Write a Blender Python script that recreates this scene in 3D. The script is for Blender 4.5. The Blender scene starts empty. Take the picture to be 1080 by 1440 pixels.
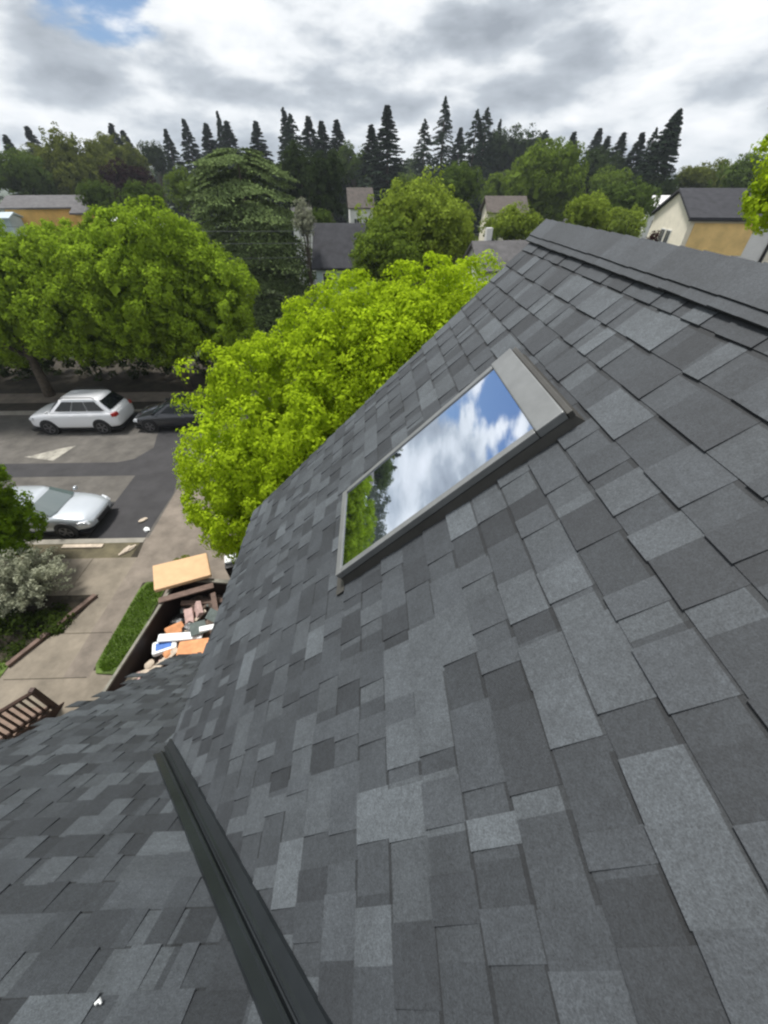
import bpy, bmesh, math, random
import numpy as np
from mathutils import Vector, Matrix

sc = bpy.context.scene
COL = sc.collection
rad = math.radians
RNG = np.random.default_rng(7)
random.seed(7)

# ------------------------------------------------------------------ camera
RV = Vector((0.99958, -0.028951, 0.0000963))
UV = Vector((0.018877, 0.654292, 0.756006))
FV = Vector((0.021950, 0.755687, -0.654565))
CAM = Vector((0, 0, 10.0))
cam = bpy.data.cameras.new('camera')
camo = bpy.data.objects.new('camera', cam)
COL.objects.link(camo)
M = Matrix((RV, UV, -FV)).transposed().to_4x4()
M.translation = CAM
camo.matrix_world = M
cam.sensor_fit = 'VERTICAL'
cam.sensor_height = 36.0
cam.lens = 533.55 / 1440 * 36.0
cam.clip_start = 0.05
cam.clip_end = 6000
sc.camera = camo

# ------------------------------------------------------------------ materials
def rgb(c):
    return (c[0], c[1], c[2], 1.0)

def mat(name, color, rough=0.7, metal=0.0, var=0.0, scale=5.0, bump=0.0, bscale=None, spec=0.4, detail=4.0, coat=0.0):
    m = bpy.data.materials.new(name)
    m.use_nodes = True
    nt = m.node_tree
    b = nt.nodes['Principled BSDF']
    b.inputs['Base Color'].default_value = rgb(color)
    b.inputs['Roughness'].default_value = rough
    b.inputs['Metallic'].default_value = metal
    b.inputs['Specular IOR Level'].default_value = spec
    b.inputs['Coat Weight'].default_value = coat
    b.inputs['Coat Roughness'].default_value = 0.05
    if var or bump:
        tc = nt.nodes.new('ShaderNodeTexCoord')
    if var:
        n = nt.nodes.new('ShaderNodeTexNoise')
        n.inputs['Scale'].default_value = scale
        n.inputs['Detail'].default_value = detail
        n.inputs['Roughness'].default_value = 0.65
        nt.links.new(tc.outputs['Object'], n.inputs['Vector'])
        r = nt.nodes.new('ShaderNodeValToRGB')
        r.color_ramp.elements[0].position = 0.3
        r.color_ramp.elements[1].position = 0.7
        r.color_ramp.elements[0].color = rgb([max(0, x * (1 - var)) for x in color])
        r.color_ramp.elements[1].color = rgb([min(1, x * (1 + var)) for x in color])
        nt.links.new(n.outputs['Fac'], r.inputs['Fac'])
        nt.links.new(r.outputs['Color'], b.inputs['Base Color'])
    if bump:
        n2 = nt.nodes.new('ShaderNodeTexNoise')
        n2.inputs['Scale'].default_value = bscale or scale * 4
        n2.inputs['Detail'].default_value = 3
        nt.links.new(tc.outputs['Object'], n2.inputs['Vector'])
        bp = nt.nodes.new('ShaderNodeBump')
        bp.inputs['Strength'].default_value = bump
        bp.inputs['Distance'].default_value = 0.02
        nt.links.new(n2.outputs['Fac'], bp.inputs['Height'])
        nt.links.new(bp.outputs['Normal'], b.inputs['Normal'])
    return m

def leaf_mat(name, color, trans=0.35, var=0.35, tint=(1.25, 1.1, 0.7)):
    m = bpy.data.materials.new(name)
    m.use_nodes = True
    nt = m.node_tree
    nt.nodes.remove(nt.nodes['Principled BSDF'])
    out = nt.nodes['Material Output']
    at = nt.nodes.new('ShaderNodeAttribute')
    at.attribute_name = 'tone'
    r = nt.nodes.new('ShaderNodeValToRGB')
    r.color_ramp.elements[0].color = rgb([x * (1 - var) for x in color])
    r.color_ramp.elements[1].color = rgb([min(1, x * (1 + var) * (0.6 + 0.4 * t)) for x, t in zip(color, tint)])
    nt.links.new(at.outputs['Fac'], r.inputs['Fac'])
    d = nt.nodes.new('ShaderNodeBsdfDiffuse')
    t = nt.nodes.new('ShaderNodeBsdfTranslucent')
    nt.links.new(r.outputs['Color'], d.inputs['Color'])
    nt.links.new(r.outputs['Color'], t.inputs['Color'])
    mx = nt.nodes.new('ShaderNodeMixShader')
    mx.inputs['Fac'].default_value = trans
    nt.links.new(d.outputs[0], mx.inputs[1])
    nt.links.new(t.outputs[0], mx.inputs[2])
    nt.links.new(mx.outputs[0], out.inputs['Surface'])
    return m

def shingle_mat():
    m = bpy.data.materials.new('asphalt_shingles')
    m.use_nodes = True
    nt = m.node_tree
    b = nt.nodes['Principled BSDF']
    b.inputs['Roughness'].default_value = 0.72
    b.inputs['Specular IOR Level'].default_value = 0.55
    at = nt.nodes.new('ShaderNodeAttribute')
    at.attribute_name = 'tab'
    tc = nt.nodes.new('ShaderNodeTexCoord')
    n = nt.nodes.new('ShaderNodeTexNoise')
    n.inputs['Scale'].default_value = 210
    n.inputs['Detail'].default_value = 2.5
    n.inputs['Roughness'].default_value = 0.8
    nt.links.new(tc.outputs['Object'], n.inputs['Vector'])
    mr = nt.nodes.new('ShaderNodeMapRange')
    mr.inputs['From Min'].default_value = 0.3
    mr.inputs['From Max'].default_value = 0.7
    mr.inputs['To Min'].default_value = 0.55
    mr.inputs['To Max'].default_value = 1.45
    nt.links.new(n.outputs['Fac'], mr.inputs['Value'])
    n3 = nt.nodes.new('ShaderNodeTexNoise')
    n3.inputs['Scale'].default_value = 7
    n3.inputs['Detail'].default_value = 8
    n3.inputs['Roughness'].default_value = 0.7
    nt.links.new(tc.outputs['Object'], n3.inputs['Vector'])
    mr3 = nt.nodes.new('ShaderNodeMapRange')
    mr3.inputs['From Min'].default_value = 0.3
    mr3.inputs['From Max'].default_value = 0.7
    mr3.inputs['To Min'].default_value = 0.78
    mr3.inputs['To Max'].default_value = 1.22
    nt.links.new(n3.outputs['Fac'], mr3.inputs['Value'])
    # scuffed, chalky patches and coarser granule drifts
    n4 = nt.nodes.new('ShaderNodeTexNoise')
    n4.inputs['Scale'].default_value = 16; n4.inputs['Detail'].default_value = 10; n4.inputs['Roughness'].default_value = 0.75
    n4.inputs['Distortion'].default_value = 0.6
    nt.links.new(tc.outputs['Object'], n4.inputs['Vector'])
    mr4 = nt.nodes.new('ShaderNodeMapRange')
    mr4.inputs['From Min'].default_value = 0.60; mr4.inputs['From Max'].default_value = 0.74
    mr4.inputs['To Min'].default_value = 1.0; mr4.inputs['To Max'].default_value = 1.5
    nt.links.new(n4.outputs['Fac'], mr4.inputs['Value'])
    n5 = nt.nodes.new('ShaderNodeTexNoise')
    n5.inputs['Scale'].default_value = 70; n5.inputs['Detail'].default_value = 3
    nt.links.new(tc.outputs['Object'], n5.inputs['Vector'])
    mr5 = nt.nodes.new('ShaderNodeMapRange')
    mr5.inputs['From Min'].default_value = 0.3; mr5.inputs['From Max'].default_value = 0.7
    mr5.inputs['To Min'].default_value = 0.84; mr5.inputs['To Max'].default_value = 1.16
    nt.links.new(n5.outputs['Fac'], mr5.inputs['Value'])
    m45 = nt.nodes.new('ShaderNodeMath'); m45.operation = 'MULTIPLY'
    nt.links.new(mr4.outputs[0], m45.inputs[0]); nt.links.new(mr5.outputs[0], m45.inputs[1])
    m35 = nt.nodes.new('ShaderNodeMath'); m35.operation = 'MULTIPLY'
    nt.links.new(m45.outputs[0], m35.inputs[0]); nt.links.new(mr3.outputs[0], m35.inputs[1])
    mu0 = nt.nodes.new('ShaderNodeMath'); mu0.operation = 'MULTIPLY'
    nt.links.new(mr.outputs[0], mu0.inputs[0]); nt.links.new(m35.outputs[0], mu0.inputs[1])
    mu = nt.nodes.new('ShaderNodeVectorMath'); mu.operation = 'SCALE'
    nt.links.new(at.outputs['Color'], mu.inputs[0])
    nt.links.new(mu0.outputs[0], mu.inputs['Scale'])
    nt.links.new(mu.outputs[0], b.inputs['Base Color'])
    bp = nt.nodes.new('ShaderNodeBump')
    bp.inputs['Strength'].default_value = 0.5
    bp.inputs['Distance'].default_value = 0.002
    nt.links.new(n.outputs['Fac'], bp.inputs['Height'])
    nt.links.new(bp.outputs['Normal'], b.inputs['Normal'])
    return m

MT = {}
MT['shingle'] = shingle_mat()
MT['valley'] = mat('valley_metal', (0.012, 0.015, 0.017), 0.38, 0.0, 0.25, 3, 0.05, 30, spec=0.6)
MT['drip'] = mat('drip_edge_metal', (0.05, 0.055, 0.06), 0.4, 0.3)
MT['frame'] = mat('skylight_cladding', (0.20, 0.205, 0.200), 0.42, 0.35, 0.12, 9)
MT['kerb'] = mat('skylight_kerb_cladding', (0.075, 0.072, 0.064), 0.5, 0.35, 0.15, 7)
MT['gasket'] = mat('black_rubber', (0.01, 0.01, 0.01), 0.7)
MT['siding'] = mat('house_siding', (0.30, 0.30, 0.28), 0.7, 0, 0.1, 3)
MT['cream'] = mat('cream_siding', (0.80, 0.74, 0.60), 0.75, 0, 0.08, 2)
MT['whitewall'] = mat('white_siding', (0.72, 0.71, 0.69), 0.7, 0, 0.06, 2)
MT['osb'] = mat('yellow_sheathing', (0.80, 0.56, 0.23), 0.8, 0, 0.2, 0.7)
MT['orange'] = mat('orange_sheathing', (0.70, 0.43, 0.13), 0.8, 0, 0.3, 0.35)
MT['bluegrey'] = mat('blue_grey_wrap', (0.42, 0.50, 0.52), 0.6, 0, 0.2, 0.5)
MT['roofdark'] = mat('dark_roofing', (0.036, 0.036, 0.041), 0.9, 0, 0.3, 2, 0.3, 20)
MT['roofgrey'] = mat('grey_roofing', (0.105, 0.10, 0.10), 0.9, 0, 0.3, 2, 0.3, 20)
MT['roofbrown'] = mat('brown_roofing', (0.09, 0.075, 0.065), 0.9, 0, 0.3, 2)
MT['winframe'] = mat('window_frame_white', (0.7, 0.7, 0.68), 0.5)
MT['winpane'] = mat('window_pane', (0.02, 0.025, 0.03), 0.08, 0, spec=0.8)
MT['brick'] = mat('chimney_brick', (0.32, 0.16, 0.11), 0.9, 0, 0.3, 6)
MT['wood'] = mat('brown_stained_wood', (0.045, 0.024, 0.017), 0.6, 0, 0.3, 8, 0.1, 40)
MT['tread'] = mat('worn_brown_decking', (0.19, 0.13, 0.095), 0.75, 0, 0.25, 5, 0.1, 30)
MT['paint'] = mat('white_car_paint', (0.80, 0.80, 0.81), 0.25, 0, coat=1.0)
MT['silver'] = mat('silver_car_paint', (0.50, 0.53, 0.56), 0.25, 0.4, coat=1.0)
MT['darkpaint'] = mat('charcoal_car_paint', (0.035, 0.037, 0.042), 0.25, 0.3, coat=1.0)
MT['carglass'] = mat('car_glass', (0.008, 0.010, 0.011), 0.04, 0, spec=0.5)
MT['shield'] = mat('windshield_glass', (0.10, 0.13, 0.13), 0.03, 0, spec=1.0, coat=1.0)
MT['tyre'] = mat('tyre_rubber', (0.015, 0.015, 0.015), 0.85)
MT['rim'] = mat('alloy_rim', (0.16, 0.16, 0.17), 0.35, 0.8)
MT['blackplastic'] = mat('black_plastic', (0.015, 0.015, 0.016), 0.5)
MT['lampglass'] = mat('headlight_glass', (0.6, 0.62, 0.64), 0.1, 0, coat=1.0)
MT['tail'] = mat('taillight_red', (0.35, 0.015, 0.012), 0.2, 0, coat=1.0)
MT['dumpster'] = mat('dumpster_steel', (0.018, 0.011, 0.009), 0.6, 0.1, 0.4, 4)
MT['rimsteel'] = mat('worn_steel_rim', (0.16, 0.15, 0.12), 0.6, 0.2, 0.3, 6)
MT['ply'] = mat('tan_panel', (0.58, 0.37, 0.20), 0.75, 0, 0.10, 3)
MT['darkboard'] = mat('weathered_board', (0.13, 0.085, 0.065), 0.8, 0, 0.3, 6)
MT['paleboard'] = mat('pale_board', (0.48, 0.40, 0.31), 0.8, 0, 0.25, 6)
MT['terracotta'] = mat('orange_brown_foam', (0.60, 0.27, 0.12), 0.8, 0, 0.25, 5)
MT['pinkboard'] = mat('pinkish_plasterboard', (0.52, 0.36, 0.32), 0.85, 0, 0.25, 7)
MT['whiteplastic'] = mat('white_plastic', (0.78, 0.79, 0.77), 0.5, 0, 0.08, 8)
MT['blue'] = mat('blue_plastic', (0.02, 0.12, 0.42), 0.45, 0, 0.25, 8)
MT['greengrey'] = mat('grey_green_board', (0.10, 0.12, 0.11), 0.8, 0, 0.3, 8)
MT['blackbag'] = mat('black_bag', (0.012, 0.012, 0.012), 0.35, 0, bump=0.6, bscale=14)
MT['rubble'] = mat('rubble', (0.13, 0.095, 0.075), 0.9, 0, 0.7, 9, 0.6, 20)
MT['asphalt'] = mat('old_asphalt', (0.102, 0.093, 0.081), 0.9, 0, 0.34, 1.3, 0.3, 60, detail=9)
MT['asphaltnew'] = mat('new_asphalt_patch', (0.042, 0.040, 0.041), 0.9, 0, 0.25, 1.2, 0.3, 60, detail=9)
MT['concrete'] = mat('sidewalk_concrete', (0.195, 0.165, 0.125), 0.9, 0, 0.32, 1.4, 0.2, 40, detail=9)
MT['drive'] = mat('driveway_concrete', (0.18, 0.15, 0.12), 0.9, 0, 0.36, 1.3, 0.2, 40, detail=9)
MT['kerbstone'] = mat('kerb_concrete', (0.26, 0.24, 0.20), 0.9, 0, 0.25, 1.5)
MT['soil'] = mat('soil', (0.035, 0.028, 0.018), 0.95, 0, 0.6, 1.6, 0.6, 12, detail=8)
MT['strip'] = mat('dry_planting_strip', (0.10, 0.085, 0.05), 0.95, 0, 0.5, 1.4, 0.5, 14, detail=8)
MT['ground'] = mat('grassy_ground', (0.045, 0.06, 0.022), 0.95, 0, 0.6, 0.06, detail=9)
MT['lawn'] = mat('lawn_soil', (0.075, 0.115, 0.022), 0.95, 0, 0.5, 3, 0.5, 30)
MT['palepatch'] = mat('pale_street_patch', (0.30, 0.28, 0.235), 0.9, 0, 0.45, 3)
MT['hill'] = mat('far_hill', (0.05, 0.07, 0.06), 1.0, 0, 0.3, 0.004)
MT['bark'] = mat('bark', (0.10, 0.08, 0.06), 0.95, 0, 0.4, 5, 0.6, 14)
MT['wire'] = mat('wire_sheath', (0.10, 0.11, 0.11), 0.6)
MT['grassblade'] = leaf_mat('grass_blades', (0.13, 0.23, 0.03), 0.3, 0.5)
L = {}
L['lime'] = leaf_mat('lime_leaves', (0.32, 0.455, 0.020), 0.38, 0.36)
L['left'] = leaf_mat('maple_leaves', (0.215, 0.325, 0.028), 0.34, 0.42)
L['mid'] = leaf_mat('midgreen_leaves', (0.13, 0.195, 0.030), 0.35, 0.45)
L['midlime'] = leaf_mat('pale_lime_leaves', (0.20, 0.275, 0.04), 0.35, 0.45)
L['green'] = leaf_mat('green_leaves', (0.08, 0.125, 0.028), 0.3, 0.45)
L['olive'] = leaf_mat('olive_leaves', (0.115, 0.14, 0.030), 0.3, 0.4)
L['dark'] = leaf_mat('dark_leaves', (0.036, 0.057, 0.020), 0.25, 0.5)
L['purple'] = leaf_mat('purple_leaves', (0.030, 0.018, 0.022), 0.25, 0.4)
L['red'] = leaf_mat('dark_red_leaves', (0.040, 0.012, 0.014), 0.25, 0.4)
L['belt'] = leaf_mat('treeline_leaves', (0.048, 0.070, 0.028), 0.25, 0.5)
L['conifer'] = leaf_mat('conifer_needles', (0.034, 0.050, 0.031), 0.15, 0.5, (1, 1.05, 0.9))
L['cedar'] = leaf_mat('cedar_needles', (0.145, 0.195, 0.075), 0.22, 0.55, (1.1, 1.1, 1.0))
L['pale'] = leaf_mat('pale_blossom', (0.33, 0.34, 0.24), 0.3, 0.5, (1, 1, 1))
L['bright'] = leaf_mat('bright_shrub_leaves', (0.15, 0.26, 0.014), 0.4, 0.5)
L['cover'] = leaf_mat('dark_groundcover_leaves', (0.035, 0.055, 0.012), 0.3, 0.5)
# ------------------------------------------------------------------ object helpers
def tag(o, label=None, cat=None, group=None, kind=None):
    if label: o['label'] = label
    if cat: o['category'] = cat
    if group: o['group'] = group
    if kind: o['kind'] = kind
    return o

def empty(name, loc, label, cat, rz=0.0, group=None):
    o = bpy.data.objects.new(name, None)
    o.empty_display_size = 0.2
    COL.objects.link(o)
    o.location = loc
    o.rotation_euler = (0, 0, rz)
    return tag(o, label, cat, group)

def mesh_obj(name, verts, faces, m, parent=None, smooth=False):
    me = bpy.data.meshes.new(name)
    me.from_pydata([tuple(v) for v in verts], [], faces)
    me.materials.append(m)
    if smooth:
        for p in me.polygons: p.use_smooth = True
    me.update()
    o = bpy.data.objects.new(name, me)
    COL.objects.link(o)
    if parent: o.parent = parent
    return o

class MB:
    def __init__(s):
        s.v = []; s.f = []
    def poly(s, pts):
        i = len(s.v); s.v += [Vector(p) for p in pts]; s.f.append(list(range(i, i + len(pts))))
    def hexa(s, p):  # 8 points: bottom 0-3 ccw, top 4-7
        i = len(s.v); s.v += [Vector(q) for q in p]
        for f in ((3, 2, 1, 0), (4, 5, 6, 7), (0, 1, 5, 4), (1, 2, 6, 5), (2, 3, 7, 6), (3, 0, 4, 7)):
            s.f.append([i + k for k in f])
    def box(s, x0, x1, y0, y1, z0, z1, T=None):
        p = [(x0, y0, z0), (x1, y0, z0), (x1, y1, z0), (x0, y1, z0), (x0, y0, z1), (x1, y0, z1), (x1, y1, z1), (x0, y1, z1)]
        if T: p = [T(*q) for q in p]
        s.hexa(p)
    def prism(s, pts, d):   # polygon swept by vector d
        n = len(pts); i = len(s.v); d = Vector(d)
        s.v += [Vector(p) for p in pts] + [Vector(p) + d for p in pts]
        s.f.append([i + k for k in range(n)][::-1]); s.f.append([i + n + k for k in range(n)])
        for k in range(n):
            s.f.append([i + k, i + (k + 1) % n, i + n + (k + 1) % n, i + n + k])
    def tube(s, path, r, n=8, caps=True):
        path = [Vector(p) for p in path]
        rs = r if isinstance(r, (list, tuple)) else [r] * len(path)
        i0 = len(s.v)
        for k, p in enumerate(path):
            t = (path[min(k + 1, len(path) - 1)] - path[max(k - 1, 0)]).normalized()
            a = t.cross(Vector((0, 0, 1)) if abs(t.z) < 0.9 else Vector((1, 0, 0))).normalized()
            b = t.cross(a)
            for j in range(n):
                an = 2 * math.pi * j / n
                s.v.append(p + (a * math.cos(an) + b * math.sin(an)) * rs[k])
        for k in range(len(path) - 1):
            for j in range(n):
                a0 = i0 + k * n + j; b0 = i0 + k * n + (j + 1) % n
                s.f.append([a0, b0, b0 + n, a0 + n])
        if caps:
            s.f.append([i0 + j for j in range(n)][::-1])
            s.f.append([i0 + (len(path) - 1) * n + j for j in range(n)])
    def build(s, name, m, parent=None, bevel=0.0, smooth=False, sub=0):
        o = mesh_obj(name, s.v, s.f, m, parent, smooth)
        bm = bmesh.new(); bm.from_mesh(o.data)
        bmesh.ops.recalc_face_normals(bm, faces=bm.faces)
        if bevel:
            bmesh.ops.remove_doubles(bm, verts=bm.verts, dist=1e-5)
            bmesh.ops.bevel(bm, geom=list(bm.edges), offset=bevel, segments=2, affect='EDGES', profile=0.6)
        bm.to_mesh(o.data); bm.free()
        return o

def children(o): return [c for c in COL.objects if c.parent == o]

def copy_tree(o, parent=None):
    c = o.copy(); COL.objects.link(c)
    if parent:
        c.parent = parent
    for ch in children(o):
        copy_tree(ch, c)
    return c

# ------------------------------------------------------------------ leaves
def quads_mesh(name, V, tone, m):
    n = len(V)
    me = bpy.data.meshes.new(name)
    me.vertices.add(4 * n)
    me.vertices.foreach_set('co', np.asarray(V, dtype=np.float32).reshape(-1))
    me.loops.add(4 * n)
    me.loops.foreach_set('vertex_index', np.arange(4 * n, dtype=np.int32))
    me.polygons.add(n)
    me.polygons.foreach_set('loop_start', np.arange(0, 4 * n, 4, dtype=np.int32))
    at = me.attributes.new('tone', 'FLOAT', 'FACE')
    at.data.foreach_set('value', np.asarray(tone, dtype=np.float32))
    me.materials.append(m)
    me.update(calc_edges=True)
    return me

def leaf_quads(P, N, size, rng, aspect=0.55):
    """diamond leaves at P with normals N"""
    n = len(P)
    N = N / np.linalg.norm(N, axis=1, keepdims=True)
    t = rng.normal(size=(n, 3))
    t -= (t * N).sum(1, keepdims=True) * N
    t /= np.linalg.norm(t, axis=1, keepdims=True)
    b = np.cross(N, t)
    s = size * rng.uniform(0.65, 1.35, (n, 1))
    fold = N * s * 0.12
    return np.stack([P - t * s * 0.5, P + b * s * aspect * 0.5 + fold, P + t * s * 0.5, P - b * s * aspect * 0.5 + fold], axis=1)

def unit(n, rng):
    d = rng.normal(size=(n, 3))
    return d / np.linalg.norm(d, axis=1, keepdims=True)

def clump_cloud(ells, nclump, cr, nleaf, lsize, rng, inner=0.25, up=0.25):
    """clumps of leaves over a union of ellipsoids [(c, r)]"""
    w = np.array([r[0] * r[1] + r[1] * r[2] + r[0] * r[2] for c, r in ells]); w = w / w.sum()
    cs = []
    tries = 0
    while len(cs) < nclump and tries < nclump * 30:
        tries += 1
        k = rng.choice(len(ells), p=w)
        c, r = np.array(ells[k][0]), np.array(ells[k][1])
        d = unit(1, rng)[0]
        if d[2] < -0.3 and rng.random() < 0.55: continue
        rr = (0.25 + 0.6 * rng.random()) if rng.random() < inner else (0.76 + 0.32 * rng.random())
        q = c + d * r * rr
        bad = False
        if rr > 0.85:
            for j, (c2, r2) in enumerate(ells):
                if j != k and (((q - np.array(c2)) / np.array(r2)) ** 2).sum() < 0.6: bad = True
        if bad: continue
        cs.append((q, d))
    Ps, Ns, Ts = [], [], []
    for q, d in cs:
        R = cr * rng.uniform(0.65, 1.45)
        u = unit(nleaf, rng)
        u = u + 0.35 * d + np.array([0, 0, up]); u /= np.linalg.norm(u, axis=1, keepdims=True)
        rr = rng.uniform(0.35, 1.05, (nleaf, 1)) ** 0.6
        p = q + u * R * rr * np.array([1, 1, 0.85])
        Ps.append(p); Ns.append(u * 1.1 + unit(nleaf, rng) * 0.38 + np.array([0, 0, 0.25]))
        Ts.append(np.clip(rng.normal(0.5 + rng.normal(0, 0.16), 0.22, nleaf), 0, 1))
    P, N, T = np.concatenate(Ps), np.concatenate(Ns), np.concatenate(Ts)
    return leaf_quads(P, N, lsize, rng, 0.75), T, cs

def lobed_crown(ells, nlobe, lobeR, ntuft, tuftR, nleaf, lsize, rng):
    """lobes on a union of ellipsoids, each covered with tufts of leaves; sparse filling behind"""
    w = np.array([r[0] * r[1] + r[1] * r[2] + r[0] * r[2] for c, r in ells]); w = w / w.sum()
    cs = []; tries = 0
    while len(cs) < nlobe and tries < nlobe * 60:
        tries += 1
        k = rng.choice(len(ells), p=w)
        c, r = np.array(ells[k][0]), np.array(ells[k][1])
        d = unit(1, rng)[0]
        if d[2] < -0.35 and rng.random() < 0.5: continue
        q = c + d * np.maximum(r - lobeR * rng.uniform(.40, .95), r * .3)
        if any(j != k and (((q - np.array(c2)) / np.array(r2)) ** 2).sum() < 0.35 for j, (c2, r2) in enumerate(ells)): continue
        if any(((q - p) ** 2).sum() < (lobeR * .62) ** 2 for p, _ in cs) and rng.random() < .85: continue
        cs.append((q, d))
    V, T = [], []
    for q, d in cs:
        R = lobeR * rng.uniform(.75, 1.25); tone = rng.normal(0, .10)
        u = unit(ntuft, rng) + d * .55 + np.array([0, 0, .25]); u /= np.linalg.norm(u, axis=1, keepdims=True)
        tc = q + u * R * rng.uniform(.78, 1.06, (ntuft, 1))
        tr = tuftR * rng.uniform(.65, 1.4, (ntuft, 1))
        n = ntuft * nleaf
        v = unit(n, rng) + np.repeat(u, nleaf, 0) * .6 + np.array([0, 0, .2]); v /= np.linalg.norm(v, axis=1, keepdims=True)
        p = np.repeat(tc, nleaf, 0) + v * np.repeat(tr, nleaf, 0) * rng.uniform(.55, 1.05, (n, 1))
        V.append(leaf_quads(p, v + unit(n, rng) * .42, lsize, rng, .75))
        T.append(np.clip(.5 + tone + np.repeat(rng.normal(0, .12, ntuft), nleaf) + rng.normal(0, .16, n), 0, 1))
        m = 40  # filling leaves toned darker: shade inside the lobe put into their colour
        f = unit(m, rng)
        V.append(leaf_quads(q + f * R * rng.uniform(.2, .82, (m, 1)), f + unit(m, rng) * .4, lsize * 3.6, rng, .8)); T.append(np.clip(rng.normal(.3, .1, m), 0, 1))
    for c, r in ells:  # core filling, its darker tone painting the crown's inner shade
        m = 90; f = unit(m, rng)
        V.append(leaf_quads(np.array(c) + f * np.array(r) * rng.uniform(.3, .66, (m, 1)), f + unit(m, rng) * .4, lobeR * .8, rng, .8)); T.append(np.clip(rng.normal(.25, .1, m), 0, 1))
    return np.concatenate(V), np.concatenate(T), cs

def trunk_build(parent, base, top, r0, limbs, mname='bark'):
    mb = MB()
    b = Vector(base); t = Vector(top)
    mid = b.lerp(t, 0.5) + Vector((0.12, -0.08, 0)) * r0 * 4
    mb.tube([b, b.lerp(mid, 0.3), mid, t], [r0 * 1.25, r0, r0 * 0.8, r0 * 0.35], 9)
    for q, f in limbs:
        s = b.lerp(t, f); q = Vector(q)
        m2 = s.lerp(q, 0.5) + Vector((0, 0, 0.12 * (q - s).length))
        mb.tube([s, m2, q], [r0 * 0.5, r0 * 0.3, r0 * 0.1], 6)
    return mb.build('trunk', MT[mname], parent, smooth=True)

def broad_tree(name, label, cat, loc, ells, nclump, cr, nleaf, lsize, m, seed, r0=0.2, group=None, inner=0.25, trunk=True, lobes=None):
    """ells relative to loc (ground)"""
    rng = np.random.default_rng(seed)
    root = empty(name, loc, label, cat, group=group)
    V, T, cs = lobed_crown(ells, *lobes, rng) if lobes else clump_cloud(ells, nclump, cr, nleaf, lsize, rng, inner)
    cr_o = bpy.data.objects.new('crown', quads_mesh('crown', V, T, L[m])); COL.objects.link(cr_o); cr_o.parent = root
    if trunk:
        cx = np.mean([np.array(c) for c, r in ells], axis=0)
        zlow = min(c[2] for c, r in ells)
        top = (cx[0] * 0.5, cx[1] * 0.5, max(c[2] + 0.3 * r[2] for c, r in ells))
        idx = rng.choice(len(cs), min(9, len(cs)), replace=False)
        trunk_build(root, (0, 0, -0.1), top, r0, [(cs[i][0], rng.uniform(0.3, 0.75)) for i in idx])
    return root

def conifer_mesh(seed, H, R, nb, nq, lsize, m, profile='cone', droop=0.35, gap=0.12):
    rng = np.random.default_rng(seed)
    Ps, Ns, Ts = [], [], []
    for k in range(nb):
        h = (k + rng.random()) / nb
        z = H * (gap + (1 - gap) * h)
        if profile == 'cone': rr = (1 - h) ** 1.0 * (0.97 + 0.03 * math.sin(h * 31 + seed))
        elif profile == 'column': rr = min(1, 0.35 + h * 1.6) * (1 - h ** 3.2) * 0.95
        elif profile == 'spire': rr = min(1, .45 + h) * (1 - h) ** .75 * 1.25
        else: rr = math.sqrt(max(0, 1 - (h * 1.05 - 0.15) ** 2)) * (0.95 + 0.05 * math.sin(h * 17 + seed))
        rr = R * rr * rng.uniform(0.6, 1.12) + 0.03 * R
        az = rng.uniform(0, 2 * math.pi)
        d = np.array([math.cos(az), math.sin(az), 0])
        lift = rng.uniform(-0.05, 0.25) if h > 0.6 else rng.uniform(-0.15, 0.12)
        t = rng.uniform(0.1, 1.0, nq) ** 0.55
        p = d[None] * (t[:, None] * rr)
        p[:, 2] = z + rr * (lift * t - droop * t ** 2) + rng.normal(0, 0.10, nq) * lsize
        side = np.array([-d[1], d[0], 0])
        p += side[None] * (rng.normal(0, 0.16, nq) * rr * (0.25 + 0.75 * t))[:, None]
        Ps.append(p)
        Ns.append(np.tile(d * 0.35 + np.array([0, 0, 0.7]), (nq, 1)) + rng.normal(0, 0.45, (nq, 3)))
        Ts.append(np.clip(rng.normal(0.5 + rng.normal(0, 0.2), 0.2, nq), 0, 1))
    # leader
    n = 30
    p = np.zeros((n, 3)); p[:, 2] = H * (1 - 0.10 * rng.random(n)); p[:, :2] = rng.normal(0, 0.02 * R + 0.02, (n, 2))
    Ps.append(p); Ns.append(unit(n, rng)); Ts.append(np.full(n, 0.4))
    return quads_mesh('crown', leaf_quads(np.concatenate(Ps), np.concatenate(Ns), lsize, rng, 0.6), np.concatenate(Ts), L[m])

def conifer(name, label, loc, me, H, R, lean=(0, 0), seed=0, group=None, hm=10.0, rm=2.0):
    root = empty(name, loc, label, 'conifer', rz=seed * 1.7, group=group)
    c = bpy.data.objects.new('crown', me); COL.objects.link(c); c.parent = root
    c.scale = (R / rm, R / rm, H / hm)
    mb = MB(); mb.tube([(0, 0, -0.2), (0, 0, H * 0.5), (0, 0, H * 0.95)], [0.02 * H, 0.013 * H, 0.003 * H], 6)
    mb.build('trunk', MT['bark'], root)
    return root

def ray(px, py):
    return RV * ((px - 540) / 533.55) - UV * ((py - 720) / 533.55) + FV
def at(px, py, Y):       # the place in the world at distance Y seen at a spot of the photograph
    r = ray(px, py); return CAM + r * (Y / r.y)

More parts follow.
